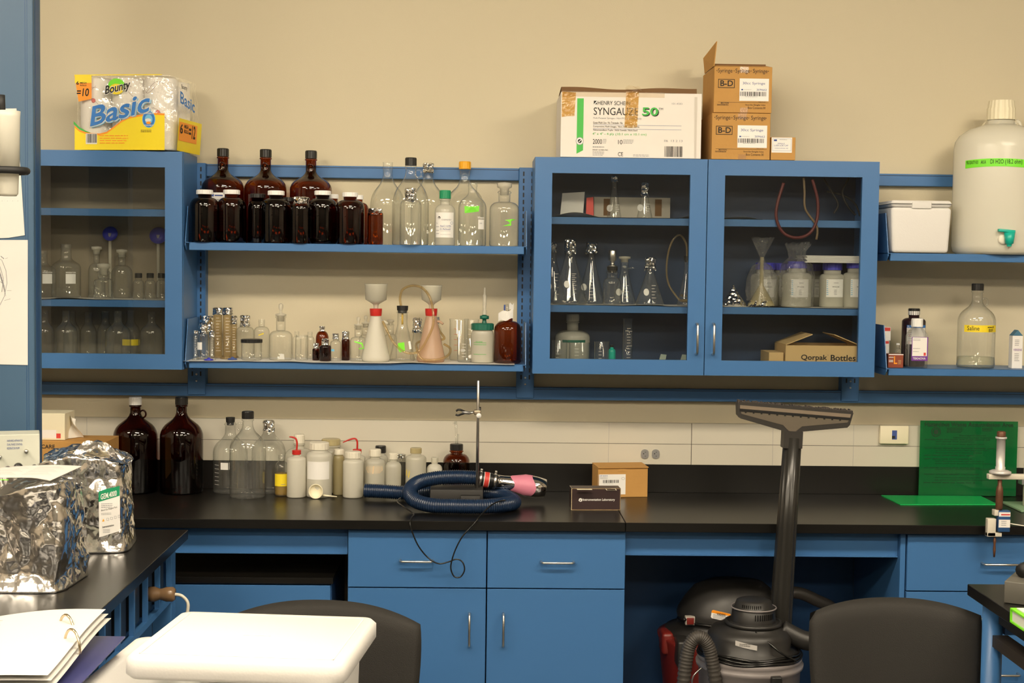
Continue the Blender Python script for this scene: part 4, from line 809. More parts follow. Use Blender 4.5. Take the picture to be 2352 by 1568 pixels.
t = thing('media_bottle', 'square clear media bottle with white cap and purple-edged label', 'bottle', (x, Y, ZS4)); b = MB(); w = 21.5/s
for k, (f, zz) in enumerate(((.92, 0), (1, .004), (1, z(772)), (.9, z(764)), (.5, z(752)), (.42, z(749)))):
    pass
vs = []; Q = ((.92, 0), (1, .004), (1, z(772)), (.9, z(765)), (.55, z(754)), (.45, z(750)))
for f, zz in Q: vs += [(px_, py_, zz) for px_, py_ in rrect(-w*f, w*f, -w*f, w*f, w*.25*f, 3)]
n = 16; b.add(vs, [(j*n+k, j*n+(k+1) % n, (j+1)*n+(k+1) % n, (j+1)*n+k) for j in range(5) for k in range(n)]+[tuple(range(n))[::-1]], GLASS, False); b.build('body', t)
cap_mb('screw', 13/s, z(731)-z(750), WHITE).build('cap', t, (0, 0, z(750)))
l = LB(2105, 731+z(731)*s, s, y=-w-.0005); l.rect(2087, 773, 2125, 828, PURP); l.rect(2088.5, 774, 2122.5, 817, LBL, 1); l.text('TEKNOVA', 2090, 820, 2120, 825, LBL, 2, bold=True); l.lines(2090, 777, 2114, 783, 2, GINK, 2); l.lines(2090, 799, 2114, 802, 1, GINK, 2); l.lines(2090, 806, 2110, 809, 1, GINK, 2); l.rect(2115, 809, 2120, 816, REDP, 2); l.build('label', t)
Y = -.20
o = bottle('clear_jug', 'clear glass jug with black cap and yellow saline tape on the lower right shelf', 'jug', 2243, 651, 43, -.19, ZS4, 'jug', GLASS, ('screw', BLK), 13.5, 16, 12, .56, .82, ring=1, liquid=(thinglass('water', (.95, .97, .95), (.6, .65, .6), .6), .13))
l = LB(2243, o.base, o.s, R=o.R+.0004); l.rect(2200, 746, 2286, 762, YTAPE); l.text('Saline', 2208, 748, 2235, 758, BLINK, 2); l.text('steril', 2254, 748, 2272, 752, BLINK, 2, bold=True); l.text('BIF', 2257, 754, 2270, 761, BLINK, 2); l.build('tape_label', o.root)
t, l, zt_ = pbox('carton', 'small white gable carton with blue top at the right edge of the lower right shelf', 2325, 771, 2349, 840, -.22, .035, ZS4+.0005, LBL)
zz = zt_-ZS4; w = 12/S(-.22); b = MB(); b.prism([(-w, zz), (w, zz), (0, zz+.02)], .0, .035, pmat('carton_teal', (.05, .16, .25), .5)); b.build('gable_top', t)
l.text('VERSENE', 2327, 801, 2347, 806, PURP); l.lines(2330, 780, 2345, 796, 4, GINK); l.lines(2330, 812, 2345, 832, 5, GINK); l.build('print', t)
# ================= on top of the cabinets =================
ZK = CZ1
# paper towel pack
s = 665.0; a = P(166, 342, -.30)
t = thing('paper_towel_pack', 'clear-wrapped pack of six paper towel rolls with yellow print on the left cabinet', 'paper towels', (a.x, -.268, ZK+.001), -.16)
pw, pd, ph = .345, .232, .252
for j in range(2):
    for i in range(3):
        b = MB(); cx, cy = .0575+.115*i, .0575+.116*j
        b.lathe([(.018, .004), (.055, .004), (.057, .008), (.057, ph-.008), (.055, ph-.004), (.020, ph-.004), (.019, ph-.03)], pmat('towel_paper', (.88, .85, .80), .9, bump=.15, bscale=220), 28, mx=M4((cx, cy, 0)))
        if j == 0:
            rd = random.Random(i); 
            for k in range(3):
                z0 = rd.uniform(.12, .22); b.tube([(cx+.0574*math.sin(q), cy-.0574*math.cos(q), z0+.02*math.sin(q*3+k)) for q in [(-.9+.2*m_)+.2*k for m_ in range(7)]], .0006, pmat('faint_brown_print', (.45, .32, .30), .8), 4)
            b.lathe([(0, 0), (.008, 0), (.006, .0005), (0, .0005)], pmat('pink_print', (.75, .18, .16), .7), 8, mx=M4((cx+.01, cy-.0577, .17-.02*i), (PI/2, 0, 0)))
        b.build('paper_roll', t)
loop = rrect(-.004, pw+.006, -.006, pd+.008, .045, 6)
def wrapfn(u, v):
    k = u*len(loop); i = int(k) % len(loop); f = k-int(k); p, q = loop[i], loop[(i+1) % len(loop)]
    x, y = p[0]+(q[0]-p[0])*f, p[1]+(q[1]-p[1])*f
    n_ = noise.noise(Vector((x*14, y*14, v*5)))*.006; g = 1+(n_ if y > .03 else n_*.25)
    if x > pw*.9: x += .012*math.sin(v*PI)+abs(noise.noise(Vector((v*9, y*20, 2))))*.012
    return ((x-.17)*g+.17, (y-.11)*g+.11, .001+(ph+.001)*v)
b = MB(); b.grid(wrapfn, 84, 26, WRAP); b.slab([(x*.98, y*.98) for x, y in loop], ph+.0015, ph+.003, WRAP); b.build('wrapper', t)
l = LB(166, 342, s, y=-.0078)
wave = [(168, 286), (180, 296), (195, 301), (210, 303), (228, 304), (245, 300), (262, 288), (280, 275), (296, 267), (315, 263), (335, 260), (360, 258), (382, 259)]
l.strip(wave, [(u, 341) for u, _ in wave], YEL, 0); l.strip(wave, [(u, v+4) for u, v in wave], ORG, 1)
l.strip([(166, 276), (180, 290), (195, 298), (206, 302)], [(166, 283), (180, 295), (195, 301), (206, 303)], GREEN, 1)
l.rect(168, 171, 376, 173, YEL); l.strip([(168, 173), (209, 172)], [(172, 196), (209, 226)], ORG, 0); l.strip([(172, 196), (209, 196)], [(178, 232), (209, 226)], ORG, 1); l.rect(169, 172, 209, 190, YEL, 1)
l.text('6', 173, 186, 179, 194, BLINK, 2, True); l.text('MEGA', 182, 188, 198, 191.5, BLINK, 2, True); l.text('ROLLS', 182, 193.5, 197, 197, BLINK, 2, True); l.text('=10', 173, 202, 202, 220, BLINK, 2, True, 2)
for k in range(2): l.ell(268, 196+k*8, 20-k*3, 16-k*4, (GTAPE, YEL)[k], k)
for dx, dy, m, ly in ((0, 0, LBL, 2), (1.2, 1.2, LBL, 2)): l.text('Bounty', 240+dx-1, 196+dy-1, 300+dx+1, 222+dy+1, m, ly, True, 2, 14)
l.text('Bounty', 241, 197, 300, 222, BLINK, 3, True, 2, 14)
for dx, dy, m, ly in ((3, 2.5, LBLUE, 3), (-1.5, -1.5, LBL, 4), (1.5, 1.5, LBL, 4), (-1.5, 1.5, LBL, 4), (1.5, -1.5, LBL, 4)): l.text('Basic', 206+dx, 243+dy, 345+dx, 289+dy, m, ly, True, 6, 34)
l.text('Basic', 206, 243, 345, 289, BBLUE, 6, True, 6, 34)
l.ell(345, 272, 15.5, 19, LBLUE, 2); l.ell(345, 272, 14, 17.5, BBLUE, 3); l.ell(345, 272, 9, 11, LBLUE, 4); l.ell(344, 274, 7, 4, LBL, 5); l.ell(345, 280, 6, 3, ORG, 6)
l.text('DURABLE!', 334, 257, 356, 260.5, LBL, 6, True); l.text('SOAKABLE!', 334, 284, 356, 287, LBL, 6, True)
l.lines(326, 296, 362, 303, 2, BLINK, 2); l.rect(195, 304, 222, 328, LBL, 2); l.bars(197, 305, 221, 325, BLINK, 3); l.lines(228, 308, 325, 330, 4, ORG, 2)
l.build('front_print', t)
l = LB(0, 342, s, mp=lambda a_, b_, off: (pw+.0185+off+.008*math.sin(max(0, min(1, b_/ph))*PI), a_, b_))
l.rect(2, 268, 150, 341, YEL); l.rect(6, 276, 120, 318, ORG, 1); l.text('6', 10, 280, 28, 302, BLINK, 2, True); l.text('MEGA', 36, 280, 62, 288, BLINK, 2, True); l.text('ROLLS', 36, 291, 62, 299, BLINK, 2, True); l.text('=12', 66, 278, 108, 308, BLINK, 2, True)
l.text('Basic', 10, 206, 100, 234, BBLUE, 2, True, 4, -14); l.text('Bounty', 24, 190, 60, 203, BLINK, 2, True); l.build('side_print', t)
# gauze carton
Y = -.30; s = S(Y)
t, l, _ = pbox('gauze_carton', 'large white open gauze carton with green stripe and brown tape on the two-door cabinet', 1288, 213, 1611, 362, -.30, .285, ZK+.001, CARDW)
w, h = (1611-1288)/2/s, _-ZK-.001
l.v0 = 362.5
l.rect(1325, 229, 1340, 347, GREEN); l.poly([(1325, 347), (1340, 347), (1325, 355)], GREEN); l.ring(1332, 326, 9, 9, 1.2, GINK, 1); l.ell(1332, 326, 7.8, 7.8, LBL, 1); l.ell(1332, 326, 4.5, 4.5, BLINK, 2); l.poly([(1329, 328), (1335, 322), (1335, 324.5), (1331, 328.5)], LBL, 3)
l.rect(1363, 234, 1370, 242, BLINK); l.poly([(1363, 242), (1370, 234), (1370, 237), (1366, 242)], LBL, 1); l.text('HENRY SCHEIN', 1372, 234, 1446, 243, BLINK)
l.text('SYNGAUZE', 1363, 249, 1465, 266, BLINK, 1, False); l.text('50', 1476, 249, 1513, 268, BLINK, 1, True); l.text('50', 1474, 247, 1511, 266, GREEN, 2, True); l.text('TM', 1512, 248, 1522, 253, BLINK)
l.text('101-4583', 1542, 236, 1566, 240, GINK); l.text('Multi-Purpose Sponges / Non-Woven / Non-Sterile', 1362, 271, 1473, 276, GINK)
l.text('Gasas Multi Uso  No Trenzado  No', 1362, 281, 1430, 286, BLINK); l.text('Compresses Multi-Usages  Non-Tisse  Non-Sterile', 1362, 290, 1468, 295, BLINK); l.text('Vielverwendbare Tupfer  Nicht Gewebt  Nicht Steril', 1362, 298, 1464, 303, BLINK)
l.rect(1362, 288, 1565, 288.6, BINK); l.rect(1362, 297, 1565, 297.6, BINK); l.text('4" x 4" - 4 ply (10.1 cm x 10.1 cm)', 1361, 306, 1485, 313, GREEN)
l.text('2000', 1362, 321, 1383, 332, BLINK); l.text('10', 1420, 322, 1430, 332, BLINK); l.lines(1385, 321, 1397, 332, 4, GINK); l.lines(1432, 321, 1466, 332, 4, GINK); l.lines(1362, 338, 1400, 343, 1, GINK); l.text('HENRY SCHEIN INC.', 1362, 344, 1398, 347, BLINK); l.lines(1362, 349, 1400, 360, 4, GINK)
l.text('CE', 1420, 350, 1432, 359, BLINK); l.text('II6  13 2 13', 1526, 320, 1568, 325, GINK); l.bars(1527, 335, 1568, 359, BLINK); l.lines(1455, 355, 1507, 361, 2, GINK); l.build('print', t)
l = LB((1288+1611)/2, 362.5, s, y=-.0012); l.poly([(1290, 214), (1322, 216), (1319, 269), (1302, 270), (1290, 272)], TAPE); l.poly([(1437, 212), (1466, 212), (1463, 292), (1450, 294), (1434, 293)], TAPE, 1); l.rect(1290, 213, 1525, 225, TAPEC, 0)
l.poly([(1594, 222), (1600, 222), (1600, 361), (1596, 361)], pmat('dull_white_crease', (.62, .58, .52), .8), 0); l.build('tape', t)
b = MB(); n = 24
top = [(-w+.0, .004+.004*math.sin(0))]
for k in range(n):
    u0, u1 = k/n, (k+1)/n; f = lambda u: h+.006-.004*math.sin(u*PI*1.2)+.0025*math.sin(u*11)
    for (q0, q1) in ((u0, u1),):
        x0, x1 = -w+q0*(2*w-.018), -w+q1*(2*w-.018)
        b.add([(x0, .001, f(q0)-.006), (x1, .001, f(q1)-.006), (x1, .004, f(q1)+.011), (x0, .004, f(q0)+.011), (x0, .16, f(q0)-.004), (x1, .16, f(q1)-.004)], [(0, 1, 2, 3), (3, 2, 5, 4)], CARDD)
b.build('flap', t)
b = MB(); b.grid(lambda u, v: (-.015+.05*u-.008*v, .0-.002, h+.008+.018*v*(1-abs(u-.5))+.004*math.sin(9*u+6*v)), 8, 4, TAPEC, False); b.build('loose_tape', t)
# syringe boxes
def syr(name, label, x0, x1, y0, y1, z0, yy, flap=False):
    t, l, zt = pbox(name, label, x0, y0, x1, y1, yy, .25, z0, CARD); l.v0 = y1; ox, oy = x0-1638, y1-257; k = (x1-x0)/132
    T = lambda s_, a, b_, c, d, m, *r: l.text(s_, ox+1638+(a-1638)*k, b_+oy, ox+1638+(c-1638)*k, d+oy, m, *r); Rr = lambda a, b_, c, d, m, *r: l.rect(ox+1638+(a-1638)*k, b_+oy, ox+1638+(c-1638)*k, d+oy, m, *r)
    for q in (1643, 1682, 1721, 1761): l.ell(ox+q+1, oy+162, 1, 1, BLINK, 1)
    for q in (1646, 1686, 1726): T('Syringe', q, 157, q+33, 169, BLINK, 1)
    l.frame(ox+1647, oy+181, ox+1685, oy+201, 1.3, BLINK); T('B-D', 1652, 184, 1681, 197, BLINK, 1, True)
    Rr(1696, 179, 1763, 230, LBL, 1); T('30cc Syringe', 1703, 187, 1754, 194, BINK, 2); T('309662', 1735, 202, 1758, 206.5, BINK, 2); Rr(1700, 203, 1704, 206, BINK, 2); l.lines(ox+1706, oy+204, ox+1732, oy+206, 1, GINK, 2)
    l.bars(ox+1698, oy+209, ox+1758, oy+219, BLINK, 2, seed=4); l.lines(ox+1710, oy+220, ox+1750, oy+222, 1, GINK, 2)
    Rr(1647, 233, 1763, 233.5, BLINK, 1); T('BECTON', 1654, 234, 1672, 237, BLINK, 1, True); T('DICKINSON', 1646, 238, 1671, 241, BLINK, 1, True); T('MADE IN USA', 1740, 231, 1756, 232.6, BLINK, 1); T('Sterile-Single Use', 1710, 237, 1756, 241.5, BLINK); T('Box Contents:30', 1716, 243, 1756, 248, BLINK)
    l.build('print', t)
    l2 = LB(0, 0, S(yy), y=-.0004); hh = (zt-z0)*S(yy); l2.rect(-8, -hh, 12, -hh+14, TAPEC); l2.rect(-6, -12, 12, 0, TAPEC); l2.build('tape', t)
    return t, zt
t, z1 = syr('syringe_box', 'brown cardboard syringe box at the bottom of the stack of two', 1635, 1769, 260, 363, ZK+.001, -.298)
t, z2 = syr('syringe_box', 'brown cardboard syringe box on top of the stack with its flap standing up', 1640, 1773, 153, 257, z1+.002, -.295)
w = (1773-1640)/2/S(-.295); h = z2-z1-.002
b = MB(); b.add([(-w, .0, h), (-w-.003, .0, h), (-w, .20, h), (-w-.003, .20, h), (-w+.008, .0, h+.085), (-w+.005, .0, h+.085), (-w-.006, .20, h+.055), (-w-.009, .20, h+.055)], [(0, 2, 6, 4), (1, 5, 7, 3), (0, 4, 5, 1), (2, 3, 7, 6), (4, 6, 7, 5)], CARD); b.build('flap', t)
b = MB(); b.box(-w+.003, w-.015, .05, .22, h+.006, h+.012, CARDD, mx=M4((0, 0, 0), (.05, 0, 0))); b.build('flap', t)
b = MB(); b.add([(-w+.004, 0, h), (w-.003, 0, h), (w-.012, .06, h+.012), (-w+.004, .06, h+.014)], [(0, 1, 2, 3)], CARD); b.build('flap', t)
t, l, _ = pbox('cap_box', 'small brown carton with white label beside the syringe boxes', 1771, 315, 1827, 365, -.297, .09, ZK+.001, CARD); l.v0 = 365
l.rect(1772, 313.5, 1819, 348, LBL); l.rect(1777, 318, 1784, 322, BINK, 1); l.lines(1790, 318, 1815, 321, 1, GINK); l.text('FEMALE', 1786, 326, 1802, 329, BINK); l.text('LUER-LOK CAP', 1778, 330, 1810, 333.5, BINK); l.text('STERILE-SINGLE USE', 1779, 337, 1810, 339, BINK)
l.frame(1774, 316, 1817, 344, .4, BINK); l.build('print', t)

# ================= on the worktop =================
ZW = CT+.0004
def yb(px, base, hw):
    y = PZ(px, base, CT).y; return min(y+hw/S(y)*.95, -.026-hw/S(-.1))
def cb(name, label, px, top, hw, base, kind='round', m=HDPE, cap=('screw', OFFW), *a, **k):
    return bottle(name, label, 'jug' if 'jug' in name else 'bottle', px, top, hw, k.pop('Y', None) or yb(px, base, hw), ZW, kind, m, cap, *a, **k)
cb('amber_jug', 'huge dark amber jug with white cap and ring handle on the worktop', 311, 911, 50, 1133, 'jug', AMBERD, ('screw', WHITE), 14, 18, 12, .60, .86, ring=1, Y=-.105)
cb('amber_jug', 'huge dark amber jug with black cap on the worktop beside the clear jugs', 417, 911, 49, 1135, 'jug', AMBERD, ('screw', BLK), 14, 18, 12, .60, .86, ring=2, Y=-.11)
o = cb('clear_jug', 'clear jug with black stopper and tube at the back left of the clear jugs', 529, 958, 40, 1128, 'jug', GLASS, ('stopper', BLKR), 10, 18, 12, .55, .86, Y=-.09)
l = blabel(o); l.rect(513, 1058, 531, 1074, LBL); [l.rect(494, 1064+9*k, 508, 1064.6+9*k, LBL) for k in range(6)]; l.build('marking', o.root)
cb('clear_jug', 'clear glass jug with black screw cap in front of the other clear jugs', 569, 944, 42, 1144, 'jug', GLASS, ('screw', BLK), 13.5, 17, 12, .56, .86, ring=-1, Y=-.195)
cb('clear_jug', 'clear jug with foil-wrapped mouth at the back right of the clear jugs', 617, 965, 39, 1128, 'jug', GLASS, ('foil', FOIL), 13, 22, 12, .55, .86, Y=-.085)
o = cb('small_bottle', 'small bottle of yellow liquid with a yellow label on the worktop', 647, 1044, 16, 1140, 'round', GLASS, None, nhw=7, fs=.62, fn=.84, liquid=(YLIQ, .55))
l = blabel(o); l.rect(629, 1087, 666, 1115, YTAPE); l.lines(648, 1110, 662, 1113, 1, GINK); l.build('label', o.root)
cb('plastic_bottle', 'faint milky bottle with wide neck at the back behind the red-capped wash bottle', 687, 997, 33, 1127, 'round', HDPEC, ('screw', OFFW), 12, 20, 11, .65, .8, Y=-.075)
def wash(px, top, hw, base, label, pts, **k):
    o = cb('wash_bottle', label, px, top, hw, base, 'round', HDPE, ('screw', RED), 10, 10, 8, .82, .90, **k)
    b = MB(); y = 0; q = [((u-px)/o.s, 0, o.H-(v-top)/o.s) for u, v in pts]; sp = spline(q, 6); b.tube(sp, [.0032 if i < len(sp)*.7 else .0032-.0018*(i-len(sp)*.7)/(len(sp)*.3) for i in range(len(sp))], RED, 8); b.build('spout', o.root); return o
wash(681, 1033, 22, 1144, 'plastic wash bottle with red cap and bent spout in the front row', [(681, 1034), (682, 1018), (679, 1007), (671, 1003.5), (664, 1003)])
wash(820, 1031, 19, 1130, 'plastic wash bottle with long red spout behind the short white-capped bottle', [(820, 1032), (820, 1014), (815, 1007), (803, 1009), (787, 1016)], Y=-.115)
o = cb('plastic_bottle', 'big white wide-mouth plastic bottle with blank white label behind the scoop', 733, 1015, 29.5, 1144, 'round', HDPE, ('screw', OFFW), 22, 16, 20, .78, .86)
l = blabel(o); l.rect(704, 1057, 762, 1098, LBL); l.build('label', o.root)
cb('plastic_bottle', 'faint milky bottle with broad lid at the back behind the slim square bottle', 760, 1007, 27, 1127, 'round', HDPEC, ('screw', HDPEY), 21, 14, 19, .72, .86, Y=-.07)
cb('plastic_bottle', 'slim yellowed plastic bottle with white cap between two white bottles', 778, 1031, 13, 1138, 'round', HDPEY, ('screw', OFFW), 11, 12, 9, .82, .9, Y=-.13)
cb('plastic_bottle', 'short white plastic bottle with wide ivory cap, frontmost on the worktop', 811, 1036, 23.5, 1147, 'round', HDPE, ('screw', OFFW), 18, 15, 16, .80, .86, Y=-.185)
o = cb('plastic_bottle', 'milky bottle with torn peach label left of the blue hose end', 861, 1031, 24, 1143, 'round', HDPEC, ('screw', OFFW), 13.5, 16, 11, .74, .84, liquid=(WLIQ, .5), Y=-.135)
l = blabel(o); l.poly([(842, 1069), (860, 1067), (881, 1068), (882, 1078), (874, 1084), (858, 1085), (846, 1083), (840, 1076)], pmat('peach_label', (.82, .62, .38), .6)); l.build('label', o.root)
cb('plastic_bottle', 'clear bottle with black cap peeking out behind the peach-labelled bottle', 874, 1023, 18, 1128, 'round', HDPEC, ('screw', BLK), 12, 16, 10, .7, .84, Y=-.055)
cb('plastic_bottle', 'milky bottle with narrow cream cap behind the hose end', 903, 1040, 19, 1140, 'round', HDPEC, ('screw', OFFW), 10, 14, 8, .7, .84, liquid=(WLIQ, .4), Y=-.125)
cb('foil_bottle', 'narrow glass bottle with foil top behind the milky bottles', 921, 1042, 12, 1128, 'round', GLASS, ('foil', FOIL), 11, 8, 9, .8, .9, Y=-.05)
o = cb('plastic_bottle', 'taller milky bottle with yellow cap and a yellow sticker behind the hose', 955, 1028, 24, 1140, 'round', HDPEC, ('screw', HDPEY), 13, 12, 12, .80, .88, Y=-.125)
l = blabel(o); l.poly([(929, 1077), (942, 1079), (939, 1096), (928, 1091)], YTAPE); l.build('sticker', o.root)
cb('plastic_bottle', 'small milky round-shouldered bottle left of the amber bottle with glass tube', 998, 1050, 18, 1135, 'round', HDPE, ('screw', HDPEC), 8, 12, 7, .72, .86, Y=-.11)
o = cb('amber_bottle', 'amber bottle with black lid and glass tube rising from it behind the hose', 1048, 1019, 31, 1130, 'round', AMBER, ('screw', BLK), 15, 14, 14, .66, .84, Y=-.085)
b = MB(); b.tube([(0, 0, o.H-.002), (-.002, 0, o.H+.05), (-.004, 0, o.H+.082)], .0045, GLASS, 8); b.tube([(.004, 0, o.H-.002), (.006, 0, o.H+.035)], .003, GLASS, 8); b.tube([(-.004, 0, o.H+.075), (-.014, 0, o.H+.074)], .003, GLASS, 8); b.build('glass_tube', o.root)
# scoop
c = P(725, 1139, -.235); r = 17/S(-.235)
t = thing('measuring_scoop', 'round ivory plastic scoop with a short handle lying in front of the white bottles', 'scoop', (c.x, -.235, ZW+r*.98+.001), 0)
b = MB(); b.lathe([(0, .018), (r*.7, .018), (r*.92, .010), (r, 0), (r*.9, 0), (r*.84, .009), (r*.6, .014), (0, .014)], CREAM, 28, mx=M4((0, 0, 0), (-PI/2-.12, 0, 0))); b.build('bowl', t)
b = MB(); b.tube([(r*.75, .012, -r*.55), (r*1.6, .006, -r*.62), (r*2.9, 0, -r*.68)], [.0036, .0034, .0016], CREAM, 8); b.build('handle', t)

# hose with heat gun
t = thing('vacuum_hose', 'ribbed blue vacuum hose coiled in a flat loop on the worktop around the stand', 'hose', (0, 0, 0))
hp = [(838, 1126, -.235), (880, 1128, -.245), (930, 1131, -.25), (990, 1129, -.235), (1050, 1127, -.23), (1110, 1129, -.25), (1155, 1137, -.30), (1181, 1156, -.42), (1150, 1166, -.485), (1105, 1170, -.515), (1050, 1169, -.515), (990, 1163, -.50), (952, 1148, -.46), (941, 1127, -.41), (960, 1108, -.36), (1000, 1098, -.335), (1050, 1095, -.32), (1098, 1097, -.315)]
pts = []
for q in hp: v = P(*q); v.z = max(v.z, CT+.0265); pts.append(v)
base = spline(pts, 30); L_ = [0]
for q0, q1 in zip(base, base[1:]): L_.append(L_[-1]+(q1-q0).length)
def at_len(d):
    import bisect
    i = max(1, min(len(base)-1, bisect.bisect_left(L_, d))); f = (d-L_[i-1])/max(1e-9, L_[i]-L_[i-1]); return base[i-1].lerp(base[i], f)
pitch = .0072; n = int(L_[-1]/pitch); P2 = []; R2 = []
for k in range(n):
    for f, r in ((0, .0222), (.3, .0248), (.55, .0248), (.85, .0222)): P2.append(at_len((k+f)*pitch)); R2.append(r)
b = MB(); b.tube(P2, R2, HOSE, 18, caps=False); b.tube(P2[:12], .0195, BLKR, 16, caps=False); b.build('corrugated_tube', t)
A = P(1092, 1098, -.30); B_ = P(1252, 1121, -.285)
ax = (B_-A); Lg = ax.length; mx = Matrix.Translation(A) @ ax.to_track_quat('Z', 'Y').to_matrix().to_4x4()
t = thing('heat_gun', 'chrome hot air nozzle with pink tape joined to the end of the blue hose', 'heat gun', (0, 0, 0))
b = MB(); b.lathe([(.0, .002), (.025, .002), (.027, .012), (.026, .024), (.0265, .055), (.024, .062), (.024, .075), (0, .075)], BLK, 24, mx=mx); b.build('collar', t)
b = MB(); b.lathe([(.0268, .028), (.0272, .03), (.0272, .046), (.0268, .048)], WHITE, 24, mx=mx); b.lathe([(.0274, .030), (.0275, .046)], REDP, 24, mx=mx); b.build('label_band', t)
b = MB(); b.lathe([(.0265, .013), (.028, .014), (.028, .02), (.0265, .021)], STEEL, 24, mx=mx); b.lathe([(.025, .063), (.0268, .064), (.0268, .072), (.025, .073)], STEEL, 24, mx=mx)
for q in (.017, .068): b.box(-.004, .004, .026, .036, q-.004, q+.004, STEEL, .001, mx=mx)
b.build('hose_clamp', t)
b = MB(); b.lathe([(.0, .074), (.023, .075), (.0235, .10), (.026, .125), (.034, .16), (.0375, .19), (.0365, .215), (.0325, Lg), (.030, Lg+.001), (.030, Lg-.02), (0, Lg-.02)], CHROME, 36, mx=mx); b.build('nozzle', t)
b = MB()
def tp(u, v):
    z = .128+.075*u+.008*math.sin(v*9+1); r_ = .0275+(z-.125)*.22 if z < .17 else .0385; an = -PI*.15-PI*1.15*v
    return mx @ Vector(((min(r_, .0388))*math.cos(an), -(min(r_, .0388))*math.sin(an)*1, z))
b.grid(tp, 8, 24, PINK); b.build('pink_tape', t)
t = tubing('black cable from the heat gun hanging in a loop over the worktop edge', [(1190, 1138, -.345), (1172, 1147, -.45), (1150, 1150, -.52), (1128, 1160, -.56), (1105, 1182, -.635), (1088, 1203, -.662), (1062, 1232, -.668), (1046, 1262, -.668), (1037, 1290, -.67), (1036, 1308, -.672), (1044, 1324, -.672), (1058, 1324, -.672), (1067, 1308, -.672), (1062, 1290, -.668), (1048, 1284, -.666), (1030, 1290, -.666), (1008, 1294, -.668), (985, 1282, -.668), (962, 1255, -.668), (947, 1222, -.668), (942, 1200, -.663), (946, 1187, -.64), (950, 1180, -.60), (930, 1165, -.53), (912, 1152, -.45), (920, 1143, -.38)], .0024, BLKL, 6, name='electric_cable')
t['category'] = 'cable'
# ring stand
Yr = -.36; s = S(Yr); xr = P(1096, 1110, Yr).x
t = thing('ring_stand', 'laboratory stand with steel rod and clamp standing inside the hose loop', 'stand', (xr, Yr, ZW))
hb = P(1050, 1121, Yr-.01).z-CT
b = MB(); b.box(-108/s, 14/s, -.045, .065, 0, hb, pmat('black_cast_iron', (.02, .019, .018), .55), .003); b.box(-38/s, 8/s, -.075, -.044, 0, hb*.75, pmat('black_cast_iron', (.02, .019, .018), .55), .003); b.build('base', t)
zr = P(1096, 875, Yr).z-CT
b = MB(); b.lathe([(0, hb*.6), (.0052, hb*.6), (.0052, zr), (.004, zr+.002), (0, zr+.002)], STEEL, 12); b.build('rod', t)
zc = P(1096, 948, Yr).z-CT
b = MB(); b.box(-.014, .010, -.012, .012, zc-.006, zc+.010, pmat('brass_grey', (.45, .38, .28), .4, metal=.8), .003); b.lathe([(0, 0), (.0085, 0), (.0085, .007), (0, .007)], WHITE, 16, mx=M4((.003, -.012, zc-.008), (PI/2, 0, 0))); b.lathe([(.004, 0), (.004, .012), (0, .012)], BLK, 10, mx=M4((.006, 0, zc+.008)))
b.tube([(-.012, 0, zc+.002), (-.03, 0, zc-.001)], .004, STEEL, 8); b.tube([(-.028, 0, zc-.001), (-.055, 0, zc+.002)], .0055, DIMM, 8); b.build('boss', t)
b = MB(); b.tube(spline([(-.045, 0, zc+.003), (-.058, 0, zc+.009), (-.068, 0, zc+.010), (-.075, 0, zc+.005)], 4), .0035, BLKL, 8); b.tube(spline([(-.045, 0, zc-.001), (-.058, 0, zc-.006), (-.068, 0, zc-.009), (-.077, 0, zc-.007)], 4), .0035, BLKL, 8); b.build('clamp_jaw', t)
# boxes on worktop
Y = PZ(1430, 1142, CT).y; s = S(Y)
t, l, _ = pbox('cardboard_box', 'brown cardboard box with white barcode label behind the dark box', 1372, 1074, 1489, 1142, Y, .10, ZW, CARD, .13)
h = _-ZW; w = (1489-1372)/2/s; l.v0 = 1142
l.rect(1374, 1088, 1437, 1135, LBL); l.text('REF 0024018', 1376, 1090, 1394, 1093, BINK); l.lines(1376, 1095, 1402, 1100, 2, GINK); l.bars(1383, 1101, 1421, 1108, BLINK, seed=8); l.lines(1384, 1110, 1418, 1112, 1, GINK); l.ring(1431, 1098, 4, 3, .5, GINK, 1); l.build('label', t)
b = MB(); b.box(-w-.002, w+.002, -.003, .102, h, h+.003, CARD, mx=M4((0, 0, 0), (.03, 0, 0))); b.box(-.018, .012, -.0015, 0, h-.012, h, CARD); b.build('lid_flap', t)
l = LB(0, 1142, s, mp=lambda a_, b_, off: (-w-off, .10-a_, b_)); l.rect(30, 1088, 68, 1126, LBL); l.bars(36, 1098, 50, 1110, BLINK, 1); l.build('side_label', t)
Y = PZ(1370, 1171, CT).y; s = S(Y)
t, l, _ = pbox('instrument_box', 'dark brown carton with white instrument lettering at the front of the worktop', 1312, 1121, 1426, 1171, Y, .062, ZW, NAVYB, .045)
h = _-ZW; w = 57/s; l.v0 = 1171
l.text('Instrumentation Laboratory', 1338, 1144, 1413, 1151, LBL, 1, True); l.poly([(1330, 1144), (1334, 1143), (1337, 1146), (1336, 1151), (1332, 1152), (1328, 1149)], LBL, 1); l.rect(1331, 1147, 1333, 1150, NAVYB, 2); l.frame(1312, 1121, 1426, 1171, .7, CARDL, 0); l.build('print', t)
l = LB(0, 0, s, mp=lambda a_, b_, off: (a_, -b_, h+off)); l.rect(-47, -10, -12, -26, CREAM, 0); l.frame(20, -8, 44, -30, 2, CREAM, 0); l.rect(34, -4, 46, -6, CREAM, 0); l.build('top_label', t)
b = MB(); b.box(-w-.0008, -w-.0002, 0, .062, 0, h, CREAM); b.build('pale_end', t)
